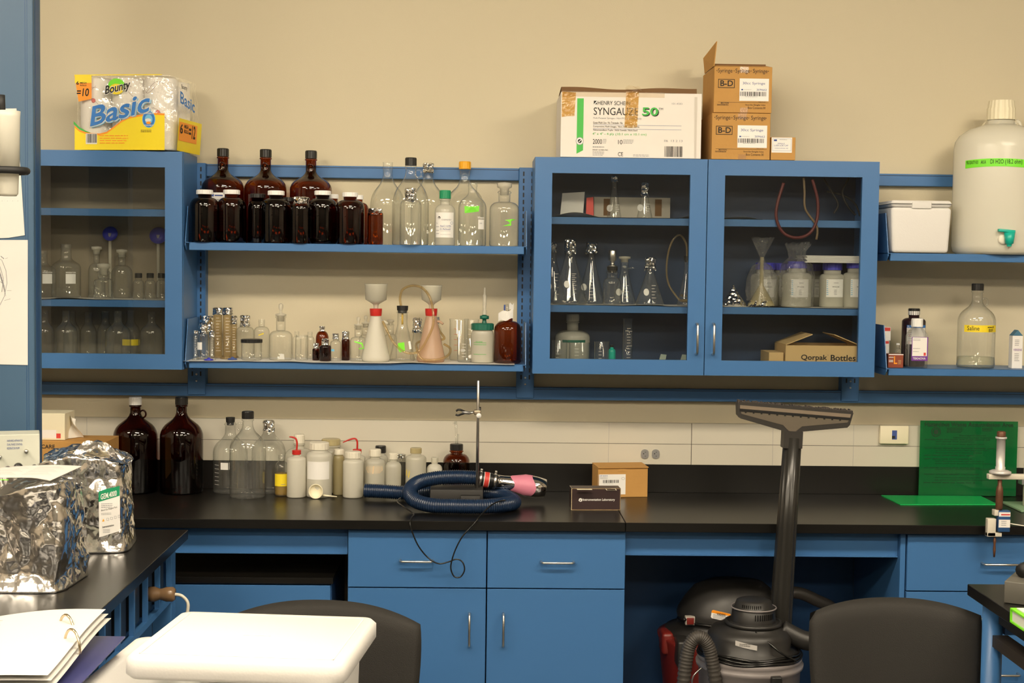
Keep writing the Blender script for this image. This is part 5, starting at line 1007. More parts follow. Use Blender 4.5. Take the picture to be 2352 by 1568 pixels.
# green sign and sheet
a, c = PZ(2113, 1131, CT+.001), P(2336, 1131, -.02)
x0, x1 = P(2113, 1050, -.05).x, P(2337, 1050, -.05).x; zt_ = P(2225, 967, -.03).z; w = x1-x0; h = zt_-ZW
t = thing('hazard_sign', 'translucent green sign standing against the wall at the right end', 'sign', (x0, -.045, ZW+.002)); s = S(-.04)
b = MB(); b.box(0, w, 0, .003, 0, h, GSIGN); b.build('sheet', t)
DG = pmat('dark_green_ink', (.004, .03, .008), .6); l = LB(2113, 967+h*s, s, y=-.0002); dt = 967+h*s-1133
l.text('Hazardous Waste Accumulation Area', 2123, 970, 2331, 980, DG, 1, True); l.ring(2150, 993, 11, 11, 2, DG, 1); l.ell(2150, 993, 6, 6, DG, 1)
l.lines(2175, 983, 2230, 996, 4, DG); l.lines(2258, 983, 2290, 992, 3, DG, seed=9); l.text('Department of Chemistry', 2205, 999, 2268, 1003, DG); l.text('Laboratory Storage Inspection', 2191, 1004, 2285, 1008, DG)
for v, n in ((1010, 1), (1030, 1), (1047, 1), (1055, 1), (1076, 1), (1091, 1), (1111, 1)): l.lines(2124, v, 2300, v+3, n, DG, seed=v)
for v in (1015, 1021, 1035, 1041, 1061, 1066, 1080, 1099, 1105): l.lines(2150, v, 2290, v+2, 1, DG, seed=v)
l.build('lettering', t)
q = [PZ(2016, 1134, CT), PZ(2240, 1135, CT), PZ(2292, 1160, CT), PZ(2068, 1160, CT)]; q[0].y = q[1].y = min(q[0].y, -.055)
b = MB(); b.slab([(v.x, v.y) for v in q], CT+.0006, CT+.0036, GSHEET); tag(b.build('green_sheet'), 'bright green acrylic sheet lying flat on the worktop before the green sign', 'sheet')
# apparatus at the right
Yd = -.70; s = S(Yd); xd = P(2297, 1090, Yd).x; Z = lambda py: P(2297, py, Yd).z
t = thing('micromanipulator', 'white micrometer device on a side arm hanging past the worktop edge', 'instrument', (xd, Yd, 0))
b = MB(); b.lathe([(10/s, Z(1002)), (10/s, Z(992)), (8/s, Z(990)), (0, Z(990))], RUST, 20); b.build('knob', t)
b = MB(); b.lathe([(11/s, Z(1082)), (11.5/s, Z(1072)), (10/s, Z(1071)), (10/s, Z(1008)), (13/s, Z(1007)), (13/s, Z(1003)), (0, Z(1003))], pmat('grey_white_metal', (.62, .6, .58), .35, metal=.3), 28); b.lathe([(0, Z(1089)), (25/s, Z(1087)), (25/s, Z(1082)), (18/s, Z(1079)), (0, Z(1079))], pmat('grey_white_metal', (.62, .6, .58), .35), 28); b.build('barrel', t)
b = MB(); b.box(-29/s, 110/s, -.012, .012, Z(1100), Z(1088), pmat('ivory_metal', (.66, .62, .52), .4), .002); b.build('arm', t)
b = MB(); b.lathe([(0, Z(1172)), (6.5/s, Z(1172)), (8/s, Z(1165)), (8.5/s, Z(1130)), (6.5/s, Z(1117)), (5/s, Z(1115)), (5/s, Z(1101)), (0, Z(1101))], RUST, 18); b.build('shaft', t)
b = MB(); IV = pmat('ivory_metal', (.66, .62, .52), .4); b.box(-13/s, -3/s, -.012, .014, Z(1183), Z(1170), IV, .001); b.box(-28/s, -8/s, -.010, .012, Z(1231), Z(1190), IV, .002); b.box(-28/s, 6/s, -.010, .012, Z(1231), Z(1222), IV, .001); b.build('bracket', t)
b = MB(); b.box(-4/s, 23/s, -.016, .012, Z(1219), Z(1171), BLUED, .001); l_ = [(-4, 1174, 23, 1184, LBL), (1, 1178, 22, 1181, REDP), (-4, 1191, 23, 1209, LBL)]; b.build('transducer', t)
l = LB(0, 0, s, y=-.0165, mp=lambda a_, b_, off: (a_, -.0158-off, b_))
l.v0 = 0; zz = lambda v: -Z(v)*s
for u0, v0, u1, v1, m in l_: l.rect(u0, zz(v0), u1, zz(v1), m, 1 if m is REDP else 0)
l.lines(2, zz(1194), 19, zz(1207), 3, GINK, 1); l.build('label', t)
b = MB(); b.lathe([(0, Z(1279)), (2/s, Z(1279)), (3.5/s, Z(1262)), (2.5/s, Z(1250)), (3.5/s, Z(1243)), (2/s, Z(1232)), (0, Z(1232))], RUST, 12, mx=M4((-8/s, 0, 0))); b.build('tip', t)
b = MB(); b.tube(spline([(22/s, 0, Z(1201)), (40/s, -.01, Z(1203)), (70/s, -.01, Z(1206)), (100/s, 0, Z(1200))], 5), .002, OFFW, 6); b.build('cable', t)
xp = P(2352, 1100, -.28).x
t = thing('support_post', 'cream post on a grey-green base plate at the right edge of the worktop', 'stand', (xp, -.30, ZW)); b = MB(); b.box(-.048, .16, -.09, .10, 0, .008, pmat('greygreen_plate', (.22, .36, .22), .4), .002); b.build('base_plate', t)
b = MB(); b.box(-.006, .022, -.012, .012, .008, .20, IV, .002); b.build('post', t); b = MB(); b.box(-.022, .03, -.02, .02, .085, .115, DIMM, .002); b.box(-.005, .012, -.009, .009, .20, .28, BLK, .001); b.build('clamp_block', t)

# left end of the worktop
Yc = -.30; s = S(Yc)
t, l, z_ = pbox('cardboard_box', 'orange-brown cardboard carton behind the silver bags at the left end of the worktop', -60, 1013, 243, 1150, -.36, .18, ZW, CARD)
l = LB(0, 0, S(-.36), y=0); a = P(95, 1025, -.36); cx = (P(-60, 1080, -.36).x+P(243, 1080, -.36).x)/2
u = (a.x-cx)*S(-.36); v = -(a.z-ZW)*S(-.36); l.text('CARE', u, v-4.5, u+31, v+4.5, BLINK, 1, True); l.build('print', t)
t2, l, zq = pbox('tissue_box', 'cream tissue dispenser box standing on the cardboard carton', 40, 949, 149, 1011, -.33, .12, z_+.001, CREAM)
l.rect(96, 987, 129, 1006, LBL); l.rect(129, 995, 139, 1006, REDP); l.build('print', t2)
b = MB(); a = P(152, 1009, -.25); rd = random.Random(9)
b.grid(lambda u, v: (a.x+.065*u*(1-.25*v)-.01*v+.004*math.sin(v*7), -.27-.02*math.sin(u*6+v*3), z_+.002+.086*v*(1-.35*max(0, u-.35))), 10, 10, pmat('tissue', (.86, .84, .78), .9), True); tag(b.build('tissue'), 'crumpled translucent white tissue wrapper leaning beside the tissue box', 'tissue')
# ================= vacuum cleaners in the knee space =================
def lathe_at(t, name, prof_, m, seg=32, mx=None, smooth=True): b = MB(); b.lathe(prof_, m, seg, mx=mx, smooth=smooth); return b.build(name, t)
# rear red and black vacuum
Y = -.37; s = S(Y); x = P(1672, 1450, Y).x; Z = lambda py: P(1672, py, Y).z
t = thing('shop_vacuum', 'black and red shop vacuum with warning sticker behind the grey one', 'vacuum cleaner', (x, Y, 0))
R = 150/s
def blob(fn, rows, n=32):
    vs = []; 
    for (r, z, sx, sy, dx) in rows: vs += [(dx+r*sx*math.cos(2*PI*k/n), r*sy*math.sin(2*PI*k/n), z) for k in range(n)]
    return vs, [(j*n+k, j*n+(k+1) % n, (j+1)*n+(k+1) % n, (j+1)*n+k) for j in range(len(rows)-1) for k in range(n)]+[tuple(range((len(rows)-1)*n, len(rows)*n))]
b = MB(); b.lathe([(0, .07), (R*.86, .07), (R*.9, .10), (R*1.08, Z(1465)), (R*1.1, Z(1455)), (R*1.02, Z(1450)), (0, Z(1450))], VRED, 32); b.build('tank', t)
b = MB(); vs, fs = blob(None, [(R*.98, Z(1462), 1, .85, 0), (R*.98, Z(1440), 1, .85, 0), (R*.76, Z(1432), 1, .9, -.01), (R*.74, Z(1422), 1, .9, -.01), (R*.76, Z(1408), 1, .9, -.01), (R*.74, Z(1395), 1, .9, -.01), (R*.68, Z(1370), 1, .9, 0), (R*.6, Z(1348), 1, .9, .01), (R*.45, Z(1336), 1, .9, .02), (R*.2, Z(1331), 1, .9, .03)]); b.add(vs, fs, VBLK, True); b.build('motor_head', t)
b = MB(); b.tube([(-R*.75+.0*k, -R*.5, Z(1405)) for k in range(1)]+[(R*.76*math.cos(a)-.01, R*.69*math.sin(a), Z(1415)) for a in [PI*1.05+PI*.9*k/16 for k in range(17)]], .006, BLKL, 6); b.build('trim_ring', t)
l = LB(0, 0, s, mp=lambda a_, b_, off: (a_, -R*.66-off+.03*abs(a_), b_)); zz = lambda v: -Z(v)*s
l.poly([(-55, zz(1379)), (-52, zz(1377.5)), (-13, zz(1386)), (-12, zz(1389)), (-14, zz(1403)), (-18, zz(1404.5)), (-55, zz(1396)), (-57, zz(1393))], LBL); l.poly([(-55, zz(1379)), (-52, zz(1377.5)), (-13, zz(1386)), (-12, zz(1391)), (-56, zz(1383.5))], ORG, 1); l.text('WARNING', -44, zz(1383), -24, zz(1388)+1, BLINK, 2, True, 0, -3)
for k in range(4): l.poly([(-52, zz(1387+3*k)), (-18, zz(1394+3*k)), (-18, zz(1395+3*k)), (-52, zz(1388+3*k))], GINK, 2)
l.build('warning_label', t)
b = MB(); b.box(-108/s, -92/s, -.115, -.09, Z(1416), Z(1401), VRED, .002); b.box(-111/s, -89/s, -.11, -.085, Z(1418), Z(1399), pmat('dull_white_edge', (.35, .32, .28), .5), .002); b.build('switch', t)
b = MB(); b.box(-162/s, -135/s, -.09, 0, Z(1490), Z(1440), VRED, .012, 3); b.build('side_handle', t)
b = MB(); b.box(-136/s, -106/s, -.20, -.10, Z(1500), Z(1440), VBLK, .008, 3, mx=M4((0, 0, 0), (0, .0, 0)))
for k in range(4): b.box((-130+6*k)/s, (-127+6*k)/s, -.203, -.20, Z(1486), Z(1474), DIMM)
b.build('latch', t)
b = MB(); b.tube(spline([(R*.5, .02, Z(1400)), (R*.95, .0, Z(1360)), (R*1.35, -.0, Z(1375)), (R*1.75, .02, Z(1420)), (R*1.9, .05, Z(1560))], 8), .021, HOSEG, 12); b.build('hose', t)
for sx in (-1, 1):
    for sy in (-1, 1): b = MB(); b.lathe([(0, -.015), (.028, -.015), (.035, 0), (.028, .015), (0, .015)], BLK, 16, mx=M4((sx*R*.7, sy*R*.6, .036), (0, PI/2, 0))); b.box(sx*R*.7-.02, sx*R*.7+.02, sy*R*.6-.02, sy*R*.6+.02, .066, .10, VRED, .003); b.build('wheel', t)
# front grey vacuum
Y = -.80; s = S(Y); x = P(1722, 1470, Y).x; Z = lambda py: P(1722, py, Y).z
t = thing('shop_vacuum', 'grey and black shop vacuum standing in front of the red and black one', 'vacuum cleaner', (x, Y, 0)); R = 118/s
b = MB(); b.lathe([(0, .07), (R*.9, .07), (R*.93, .09), (R*1.0, Z(1530)), (R*1.05, Z(1525)), (R*1.06, Z(1517)), (R*1.0, Z(1513)), (R*1.03, Z(1509)), (R*1.03, Z(1500)), (R*.96, Z(1494)), (0, Z(1494))], VGREY, 40); b.build('tank', t)
b = MB(); vs, fs = blob(None, [(R*.92, Z(1500), 1, 1, 0), (R*.95, Z(1488), 1, 1, 0), (R*.80, Z(1480), 1, 1, 0), (R*.83, Z(1455), 1, 1, 0), (R*.74, Z(1440), 1, 1, 0), (R*.52, Z(1434), 1, 1, .01), (R*.53, Z(1425), 1, 1, .01)]); b.add(vs, fs, VBLK, True); b.build('motor_head', t)
b = MB(); vs, fs = blob(None, [(R*.44, Z(1427), 1, 1, .01), (R*.42, Z(1395), 1, 1, .01), (R*.38, Z(1391), 1, 1, .01), (R*.34, Z(1378), 1, 1, .01), (R*.28, Z(1375), 1, 1, .01)]); b.add(vs, fs, VBLK, True)
for k in range(10):
    a = -PI/2-.1+.11*k; b.box(-.0016, .0016, -R*.44, -R*.405, Z(1414), Z(1401), BLKL, mx=M4((.01, 0, 0), (0, 0, a+PI/2)))
    b.box(-.0012, .0012, -R*.375, -R*.34, Z(1391)+.001, Z(1382), BLKL, mx=M4((.01, 0, 0), (0, 0, a+PI/2-.7)))
b.tube([(.01+R*.44*math.cos(a), R*.44*math.sin(a), Z(1393)) for a in [2*PI*k/32 for k in range(32)]], .0025, VGREY, 6, closed=True); b.build('motor_cap', t)
b = MB(); b.tube([(.01+R*.53*math.cos(a), R*.53*math.sin(a), Z(1428)) for a in [2*PI*k/32 for k in range(32)]], .007, VBLK, 8, closed=True); b.build('rim', t)
l = LB(0, 0, s, mp=lambda a_, b_, off: ((R*.83+off)*math.sin(a_/R), -(R*.83+off)*math.cos(a_/R), b_)); zz = lambda v: -Z(v)*s
l.strip([(-62+10*k, zz(1449)+1.6*k*.9) for k in range(7)], [(-62+10*k, zz(1460)+1.6*k*.9) for k in range(7)], pmat('dull_label', (.5, .48, .46), .6)); l.lines(-50, zz(1455), -8, zz(1462), 2, BLINK, 1); l.build('label', t)
b = MB(); 
for k in range(3): b.tube([((R*.97+.004*k)*math.cos(a), (R*.97+.004*k)*math.sin(a), Z(1487+5*k)+.003*math.sin(a*5+k)) for a in [2*PI*j/40 for j in range(40)]], .0045, BLKL, 6, closed=True)
b.tube(spline([(0, -R*.55, Z(1436)), (.03, -R*.75, Z(1450)), (.07, -R*.85, Z(1472)), (.12, -R*.80, Z(1492))], 6), .0035, BLKL, 6); b.build('power_cord', t)
b = MB(); q = spline([(R*.6, -.02, Z(1440)), (R*1.0, -.03, Z(1462)), (R*1.25, -.03, Z(1466))], 6); b.tube(q, [.03]*len(q), VBLK, 16)
q = [(R*1.18+.004*k, -.03, Z(1466)) for k in range(9)]; b.tube(q, [.036 if k % 2 else .032 for k in range(9)], VGREY, 18); b.build('hose_port', t)
hp = spline([P(1568, 1600, Y-.12), P(1574, 1530, Y-.12), P(1585, 1480, Y-.12), P(1606, 1462, Y-.12), P(1626, 1482, Y-.12), P(1638, 1530, Y-.12), P(1648, 1600, Y-.12)], 22)
b = MB(); org = Vector((x, Y, 0)); b.tube([v-org for v in hp], [.0215 if k % 3 else .0185 for k in range(len(hp))], HOSEG, 14); b.build('hose', t)
b = MB(); b.box(26/s, 50/s, -R*1.06-.012, -R*.98, Z(1548), Z(1518), BLK, .003); b.box(20/s, 44/s, -R*1.04-.012, -R*.9, Z(1575), Z(1545), VBLK, .003); b.build('latch', t)
b = MB(); b.tube(spline([(-R*.95, -R*.3, Z(1520)), (-R*1.15, -R*.35, Z(1540)), (-R*1.17, -R*.35, Z(1565)), (-R*1.0, -R*.35, Z(1590))], 5), .0028, STEEL, 6); b.build('wire_handle', t)
for sx in (-1, 1):
    for sy in (-1, 1): b = MB(); b.lathe([(0, -.012), (.026, -.012), (.033, 0), (.026, .012), (0, .012)], BLK, 16, mx=M4((sx*R*.65, sy*R*.6, .034), (0, PI/2, 0))); b.box(sx*R*.65-.018, sx*R*.65+.018, sy*R*.6-.018, sy*R*.6+.018, .063, .10, BLK, .003); b.build('wheel', t)
# floor nozzle on its wand
Yw = -.695; s = S(Yw)
A, B_ = P(1793, 1420, Yw), P(1820, 1012, Yw); dv = (B_-A); ln = dv.length; org = Vector((A.x, A.y, 0))
t = thing('floor_nozzle', 'black vacuum floor nozzle on its upright tube, head pointing up before the worktop', 'vacuum nozzle', (A.x, A.y, 0))
mx = Matrix.Translation(A-org) @ Matrix.Rotation(math.atan2(dv.x, dv.z), 4, 'Y')
b = MB(); rw = 22.5/s; n = 40
vs = []
for z, k_ in ((-.30, 1.28), (.0, 1.18), (ln*.5, 1.05), (ln*1.02, .93)): vs += [((rw*k_*(1 if (i % 5) else .88))*math.cos(2*PI*i/n), (rw*k_*(1 if (i % 5) else .88))*math.sin(2*PI*i/n), z) for i in range(n)]
b.add(vs, [(j*n+k, j*n+(k+1) % n, (j+1)*n+(k+1) % n, (j+1)*n+k) for j in range(3) for k in range(n)]+[tuple(range(n))[::-1], tuple(range(3*n, 4*n))], pmat('black_wand', (.02, .019, .017), .28), True, mx); b.build('tube', t)
B0 = P(1820, 1030, Yw); 
def q3(px, py): v = P(px, py, Yw); return (v.x-A.x, v.z)
b = MB(); NB = pmat('black_nozzle', (.025, .022, .019), .45)
b.prism([q3(1796, 1027), q3(1798, 988), q3(1841, 990), q3(1839, 1028)], -.024, .024, NB)
out = [q3(*p) for p in ((1693, 924), (1694, 953), (1700, 960), (1796, 988), (1841, 990), (1944, 981), (1950, 975), (1958, 948), (1956, 944), (1827, 932), (1700, 922))]
b.prism(out, -.012, .030, NB); b.build('nozzle_head', t)
b = MB(); NL = pmat('taupe_nozzle_plate', (.12, .10, .075), .35)
b.prism([q3(*p) for p in ((1700, 944), (1701, 949), (1797, 975), (1806, 985), (1815, 991), (1823, 991), (1831, 985), (1840, 978), (1944, 969), (1947, 964))], -.0135, -.012, NL)
b.prism([q3(*p) for p in ((1698, 929), (1698, 937), (1950, 958), (1952, 950))], -.0145, -.012, pmat('taupe_nozzle_strip', (.19, .15, .11), .4)); b.build('face_plate', t)
b = MB(); 
for k in range(13):
    u = 1711+k*18; v = 941+(u-1711)*.083; b.prism([q3(u-2, v), q3(u+2, v), q3(u+2, v+6), q3(u-2, v+6)], -.015, -.0135, BLK)
b.prism([q3(1698, 938), q3(1698, 942), q3(1950, 963), q3(1951, 959)], -.0148, -.012, BLK); b.build('comb', t)
b = MB(); rd = random.Random(2); BR = pmat('grey_bristle', (.06, .05, .045), .9)
for k in range(88):
    u = 1694+k*3; v = 921+(u-1694)*.085; x0, z0 = q3(u, v+6); x1, z1 = q3(u+rd.uniform(-1, 1), v-rd.uniform(0, 4)); b.box(x0, x0+.0035, -.008+rd.uniform(-.003, .003), .012, z0, z1, BR)
b.build('bristle_strip', t)

# ================= office chairs =================
def chair(label, px, top, hw, Y, drop, rz, recline=.06):
    s = S(Y); x = P(px, top, Y).x; zt = P(px, top, Y).z; w = hw/s; hb = .42
    t = thing('office_chair', label, 'chair', (x, Y, 0), rz)
    n = 26; m_ = 18
    def shell(d):
        def fn(u, v):
            a = (u*2-1); zz = zt - drop*(abs(a)**2.4) if True else zt
            z = zt-hb + (zz-(zt-hb))*v
            e = 1-.16*(1-v)**2 - .025*(v**8)
            wv = w*e
            edge = (1-abs(a)**8)*(1-(v**14))*(1-((1-v)**14)) ; yb_ = -.055*(1-a*a)*-1
            return (a*wv, yb_*.8 + recline*(1-v)*-.6 + d*.022*max(0, edge)**.5, z)
        return fn
    b = MB(); b.grid(shell(-1), n, m_, CHAIR); b.grid(shell(1), n, m_, CHAIR); o = b.build('backrest', t, mod='weld')
    b = MB(); b.tube([(-w*.75, -.012, zt-.235), (0, .035-.02-.01, zt-.228), (w*.75, -.012, zt-.222)], .004, BLKL, 8); b.build('seam_trim', t)
    zs = zt-hb-.10
    b = MB(); b.box(-.24, .24, -.02, .44, zs-.07, zs, CHAIR, .03, 4); b.build('seat', t)
    b = MB(); b.box(-.03, .03, -.10, -.075, zs-.09, zt-.25, BLK, .008); b.box(-.03, .03, -.10, .2, zs-.10, zs-.075, BLK, .006); b.build('back_support', t)
    b = MB(); b.lathe([(0, .09), (.03, .09), (.03, zs*.5), (.016, zs*.5), (.016, zs-.08), (0, zs-.08)], BLK, 16, mx=M4((0, .2, 0))); b.build('post', t)
    for k in range(5):
        a = 2*PI*k/5+.3; b = MB(); b.tube([(0, .2, .10), (.28*math.cos(a), .2+.28*math.sin(a), .065)], [.025, .015], BLK, 8); b.lathe([(0, -.018), (.022, -.018), (.028, 0), (.022, .018), (0, .018)], BLK, 14, mx=M4((.28*math.cos(a), .2+.28*math.sin(a), .029), (PI/2, 0, a+PI/2))); b.build('leg', t)
    return t
chair('charcoal office chair with a rounded backrest in front of the right base cabinet', 2058, 1380, 205, -1.55, .035, -.03)
chair('charcoal office chair partly hidden behind the foam cooler lid', 740, 1386, 236, -1.62, .045, -.10)

# ================= left bench =================
xe = -.889; ye = -.835; BY0 = -4.4
b = MB(); b.box(-2.4, xe, BY0, ye, CT-.030, CT, EPOXY, .0015, 1, smooth=False); tag(b.build('worktop'), 'black epoxy top of the near left bench carrying the silver bags', 'worktop')
t = thing('lab_bench', 'blue steel frame of the near left bench with socket panel under its edge', 'bench', (0, 0, 0))
def leg(x0, x1, y0, y1): b = MB(); b.box(x0, x1, y0, y1, 0, CT-.031, BLUE, .003, 1, smooth=False); b.build('leg', t)
leg(xe-.09, xe-.03, ye-.10, ye-.04); leg(-2.35, -2.29, ye-.10, ye-.04); leg(xe-.09, xe-.03, BY0+.04, BY0+.10); leg(-2.35, -2.29, BY0+.04, BY0+.10)
b = MB(); b.box(-2.29, xe-.04, ye-.08, ye-.06, .70, CT-.031, BLUE); b.box(-2.35, -2.33, BY0+.1, ye-.10, .70, CT-.031, BLUE); b.build('apron', t)
# socket panel along the right side
b = MB(); xs = xe-.042; z0, z1 = .715, CT-.034
b.box(xs, xs+.014, BY0+.1, ye-.10, z1-.012, z1, BLUE); b.box(xs, xs+.014, BY0+.1, ye-.10, z0, z0+.018, BLUE)
ys = [ye-.11-.155*k for k in range(18)]
for y in ys: b.box(xs, xs+.014, y-.012, y, z0+.018, z1-.012, BLUE)
b.box(xs-.03, xs-.02, BY0+.1, ye-.10, z0, z1, BLUED); b.box(xs-.02, xs+.006, BY0+.1, ye-.10, z0-.004, z0, BLUE); b.build('socket_panel', t)
for k in range(7):
    y = ys[k]-.075; b = MB(); b.box(xs-.02, xs-.004, y-.058, y+.05, z0+.022, z1-.016, BLK, .003, 1, smooth=False); b.build('socket', t)
b = MB(); b.box(-1.6, xe-.12, BY0+.2, ye-.85, .12, .69, pmat('taupe_panel', (.30, .26, .20), .6)); b.build('lower_panel', t)
# plug
c = P(352, 1364, ye-.36); yp = ye-.345; c = P(345, 1364, yp); c = Vector((xs-.003, yp, P(345, 1364, yp).z))
t = thing('power_plug', 'brown translucent power plug with beige cord in the bench socket', 'plug', c)
b = MB(); PLG = pmat('brown_plug', (.20, .12, .06), .25, noise_col=.3); mx = M4((0, 0, 0), (0, PI/2, 0)); b.lathe([(0, 0), (.021, 0), (.022, .018), (.016, .034), (.017, .040), (.021, .052), (.021, .070), (.016, .077), (0, .077)], PLG, 20, mx=mx); b.build('plug_body', t)
b = MB(); b.tube(spline([(.074, 0, 0), (.095, 0, -.004), (.112, 0, -.022), (.112, 0, -.05), (.10, 0, -.09), (.08, -.02, -.2), (.04, -.05, -.35)], 6), .0048, OFFW, 8); b.build('cord', t)

# tall blue post
Yc = -.925; xc = P(78, 620, Yc).x
b = MB(); b.box(xc-.15, xc, Yc, Yc+.075, CT+.001, ZC-.002, COLB, .002, 1, smooth=False)
for q in (.018, .024): b.box(xc-q, xc-q+.0012, Yc-.0006, Yc+.001, CT+.002, ZC-.003, BLUED)
b.box(xc, xc+.0012, Yc+.02, Yc+.055, CT+.002, ZC-.003, BLUED); tag(b.build('service_column'), 'tall wide blue steel column rising from the left bench to the ceiling', 'column')
def note(name, label, pts, Y, extra=None):
    b = MB(); v = [P(px, py, Y) for px, py in pts]; b.prism([(q.x, q.z) for q in v], Y-.001, Y, PAPER); o = b.build(name); tag(o, label, 'paper'); return o
o = note('paper_note', 'white note paper taped high on the blue column', [(-22, 250), (38, 249), (48, 400), (57, 540), (20, 546), (-22, 548)], Yc-.0015)
b = MB(); 
for k in range(7): q = P(4+6*k, 461, Yc-.0028); b.box(q.x, q.x+.0028, Yc-.0031, Yc-.0026, q.z-.0008+.001*(k % 2), q.z, GINK)
b.build('handwriting', o)
o = note('paper_drawing', 'white sheet with a pencil drawing taped below the note on the blue column', [(-24, 551), (64, 551), (64, 838), (-24, 836)], Yc-.0015)
b = MB()
def stroke(pts, r=.0007, m=GINK): b.tube([P(px, py, Yc-.0028) for px, py in pts], r, m, 4)
stroke([(-14, 590), (4, 597), (14, 622), (16, 650), (10, 680), (0, 700), (-14, 716)]); stroke([(-14, 602), (0, 612), (8, 640), (4, 670)]); stroke([(-10, 640), (6, 650)]); stroke([(2, 588), (9, 594)], .0012); stroke([(12, 594), (18, 592)], .0004); stroke([(16, 667), (26, 667)], .0004); stroke([(10, 690), (24, 686)], .0004)
for k in range(9): stroke([(-6+2*k, 606+6*k), (2+1.4*k, 640+5*k)], .0004)
b.build('drawing', o)

# container in a ring clamp, left edge
Yr = -1.62; s = S(Yr); xc_ = P(18, 330, Yr).x; Z = lambda py: P(18, py, Yr).z
t = thing('plastic_beaker', 'blurred frosted plastic beaker held by a black ring at the left edge', 'beaker', (xc_, Yr, Z(450)))
h = Z(255)-Z(450); b = MB(); b.lathe([(0, 0), (18/s, 0), (22/s, .006), (24/s, h*.30), (25/s, h*.34), (25.5/s, h*.34), (27/s, h*.93), (28/s, h), (0, h)], HDPE, 32); b.build('body', t)
b = MB(); b.lathe([(0, h), (11/s, h), (10/s, h+.04), (0, h+.04)], BLKR, 20, mx=M4((-16/s, 0, 0))); b.build('stopper', t)
t = thing('ring_clamp', 'black ring clamp on a rod reaching in from the left edge', 'clamp', (xc_, Yr, 0)); zr = Z(392)
b = MB(); b.tube([((26/s+.016)*math.cos(a), (26/s+.016)*math.sin(a), zr) for a in [2*PI*k/30 for k in range(30)]], 8.5/s, BLKR, 10, closed=True); b.build('ring', t)
b = MB(); b.tube([(-26/s-.02, 0, zr), (-.36, 0, zr)], .007, BLKR, 8); b.build('arm', t); b = MB(); b.lathe([(0, CT+.001), (.006, CT+.001), (.006, Z(150)), (0, Z(150))], STEEL, 10, mx=M4((-.37, 0, 0))); b.box(-.46, -.28, -.09, .06, CT+.001, CT+.016, BLK, .003); b.build('rod', t)

# instrument
Yi = -1.10; s = S(Yi); ax_ = P(10, 1045, Yi); zt = P(30, 994, Yi).z
t = thing('control_box', 'cream electronic instrument with black knobs behind the silver bags', 'instrument', (ax_.x, Yi-.06, CT+.001), .30)
h = zt-CT; b = MB(); b.box(0, .115, .0, .10, 0, h, GRINSTR, .002, 1, smooth=False); b.box(-.20, 0, .0, .10, 0, h-.004, pmat('grey_green_side', (.22, .26, .24), .5), .002, 1, smooth=False); b.build('case', t)
l = LB(0, 0, 1000, y=-.0003)
for k, w_ in enumerate(('HARVARD APPARATUS', 'DUAL PHASE CONTROL', 'RESPIRATOR PUMP')): l.text(w_, 26, -h*1000+14+11*k, 68 if k < 2 else 60, -h*1000+20+11*k, BINK)
l.rect(58, -h*1000+98, 74, -h*1000+100, GINK); l.build('print', t)
for u, v, r, m in ((6, 62, .006, STEEL), (78, 48, .006, STEEL), (28, 98, .009, BLK), (56, 94, .013, BLK), (100, 96, .009, BLK)): b = MB(); b.lathe([(0, 0), (r, 0), (r*.9, .016), (0, .016)], m, 18, mx=M4((u/1000, -.0005, h-v/1000), (PI/2, 0, 0))); b.build('knob', t)

# silver bags
def crumple(w, d, h, seed, cuts=30, amp=.016, sc=9, topf=None):
    bm = bmesh.new(); bmesh.ops.create_cube(bm, size=1); bmesh.ops.subdivide_edges(bm, edges=list(bm.edges), cuts=cuts, use_grid_fill=True)
    off = Vector((seed*3.1, seed*1.7, seed*.9))
    for v in bm.verts:
        c = v.co.copy(); c.x *= 2; c.y *= 2; z = c.z+.5
        k = 1-.05*(abs(c.x)**4+abs(c.y)**4); x_, y_ = c.x*w/2, c.y*d/2
        rr = math.sqrt(max(abs(c.x)**8+abs(c.y)**8, 1e-9))**(1/4.) if False else 1
        x_ *= 1-.10*abs(c.y)**6; y_ *= 1-.10*abs(c.x)**6
        f = topf(c.x, c.y) if topf else 1
        zz = z*h*f
        p = Vector((x_, y_, zz)); n = Vector((c.x if abs(c.x) > .98 else c.x*.2, c.y if abs(c.y) > .98 else c.y*.2, (1 if z > .98 else 0))); n = n.normalized() if n.length > .1 else n
        q = Vector((p.x*sc, p.y*sc, p.z*sc*.7))+off
        d1 = noise.voronoi(q)[0]; d2 = noise.voronoi(q*2.3+off)[0]
        d3 = noise.voronoi(q*4.7+off)[0]; disp = (d1[1]-d1[0])*amp*.9+(d2[1]-d2[0])*amp*.5+(d3[1]-d3[0])*amp*.22-amp*.75+noise.noise(q*.6)*amp*1.2
        p += n*disp*(min(1, z*6) if z < .2 else 1)
        if z < .01: p.z = 0
        p.z = max(p.z, 0); v.co = p
    bm.verts.index_update(); b = MB(); b.add([v.co.copy() for v in bm.verts], [[v.index for v in f.verts] for f in bm.faces], BAG, True); bm.free(); return b
a = P(190, 1250, -1.12)
t = thing('silver_bag', 'crumpled silver foil bag with green and white label behind the other bag', 'foil bag', ((P(80, 1150, -1.12).x+P(300, 1150, -1.12).x)/2+.01, -1.10, CT+.001), .10)
b = crumple(.26, .24, .272, 3, 56, .021, 9, lambda x, y: 1+.05*math.sin(x*2.2+.6)*(1-y*y)+.11*math.exp(-((x-.25)**2)/.06)*max(0, 1-y*y*2)-.10*max(0, x-.5)-.12*max(0, -x-.55)); b.build('bag_film', t)
s = S(-1.22); l = LB(0, 0, s, mp=lambda a_, b_, off: (a_*.92+.006, -.136-off+.014*math.sin(max(0, a_-.05)*14), b_))
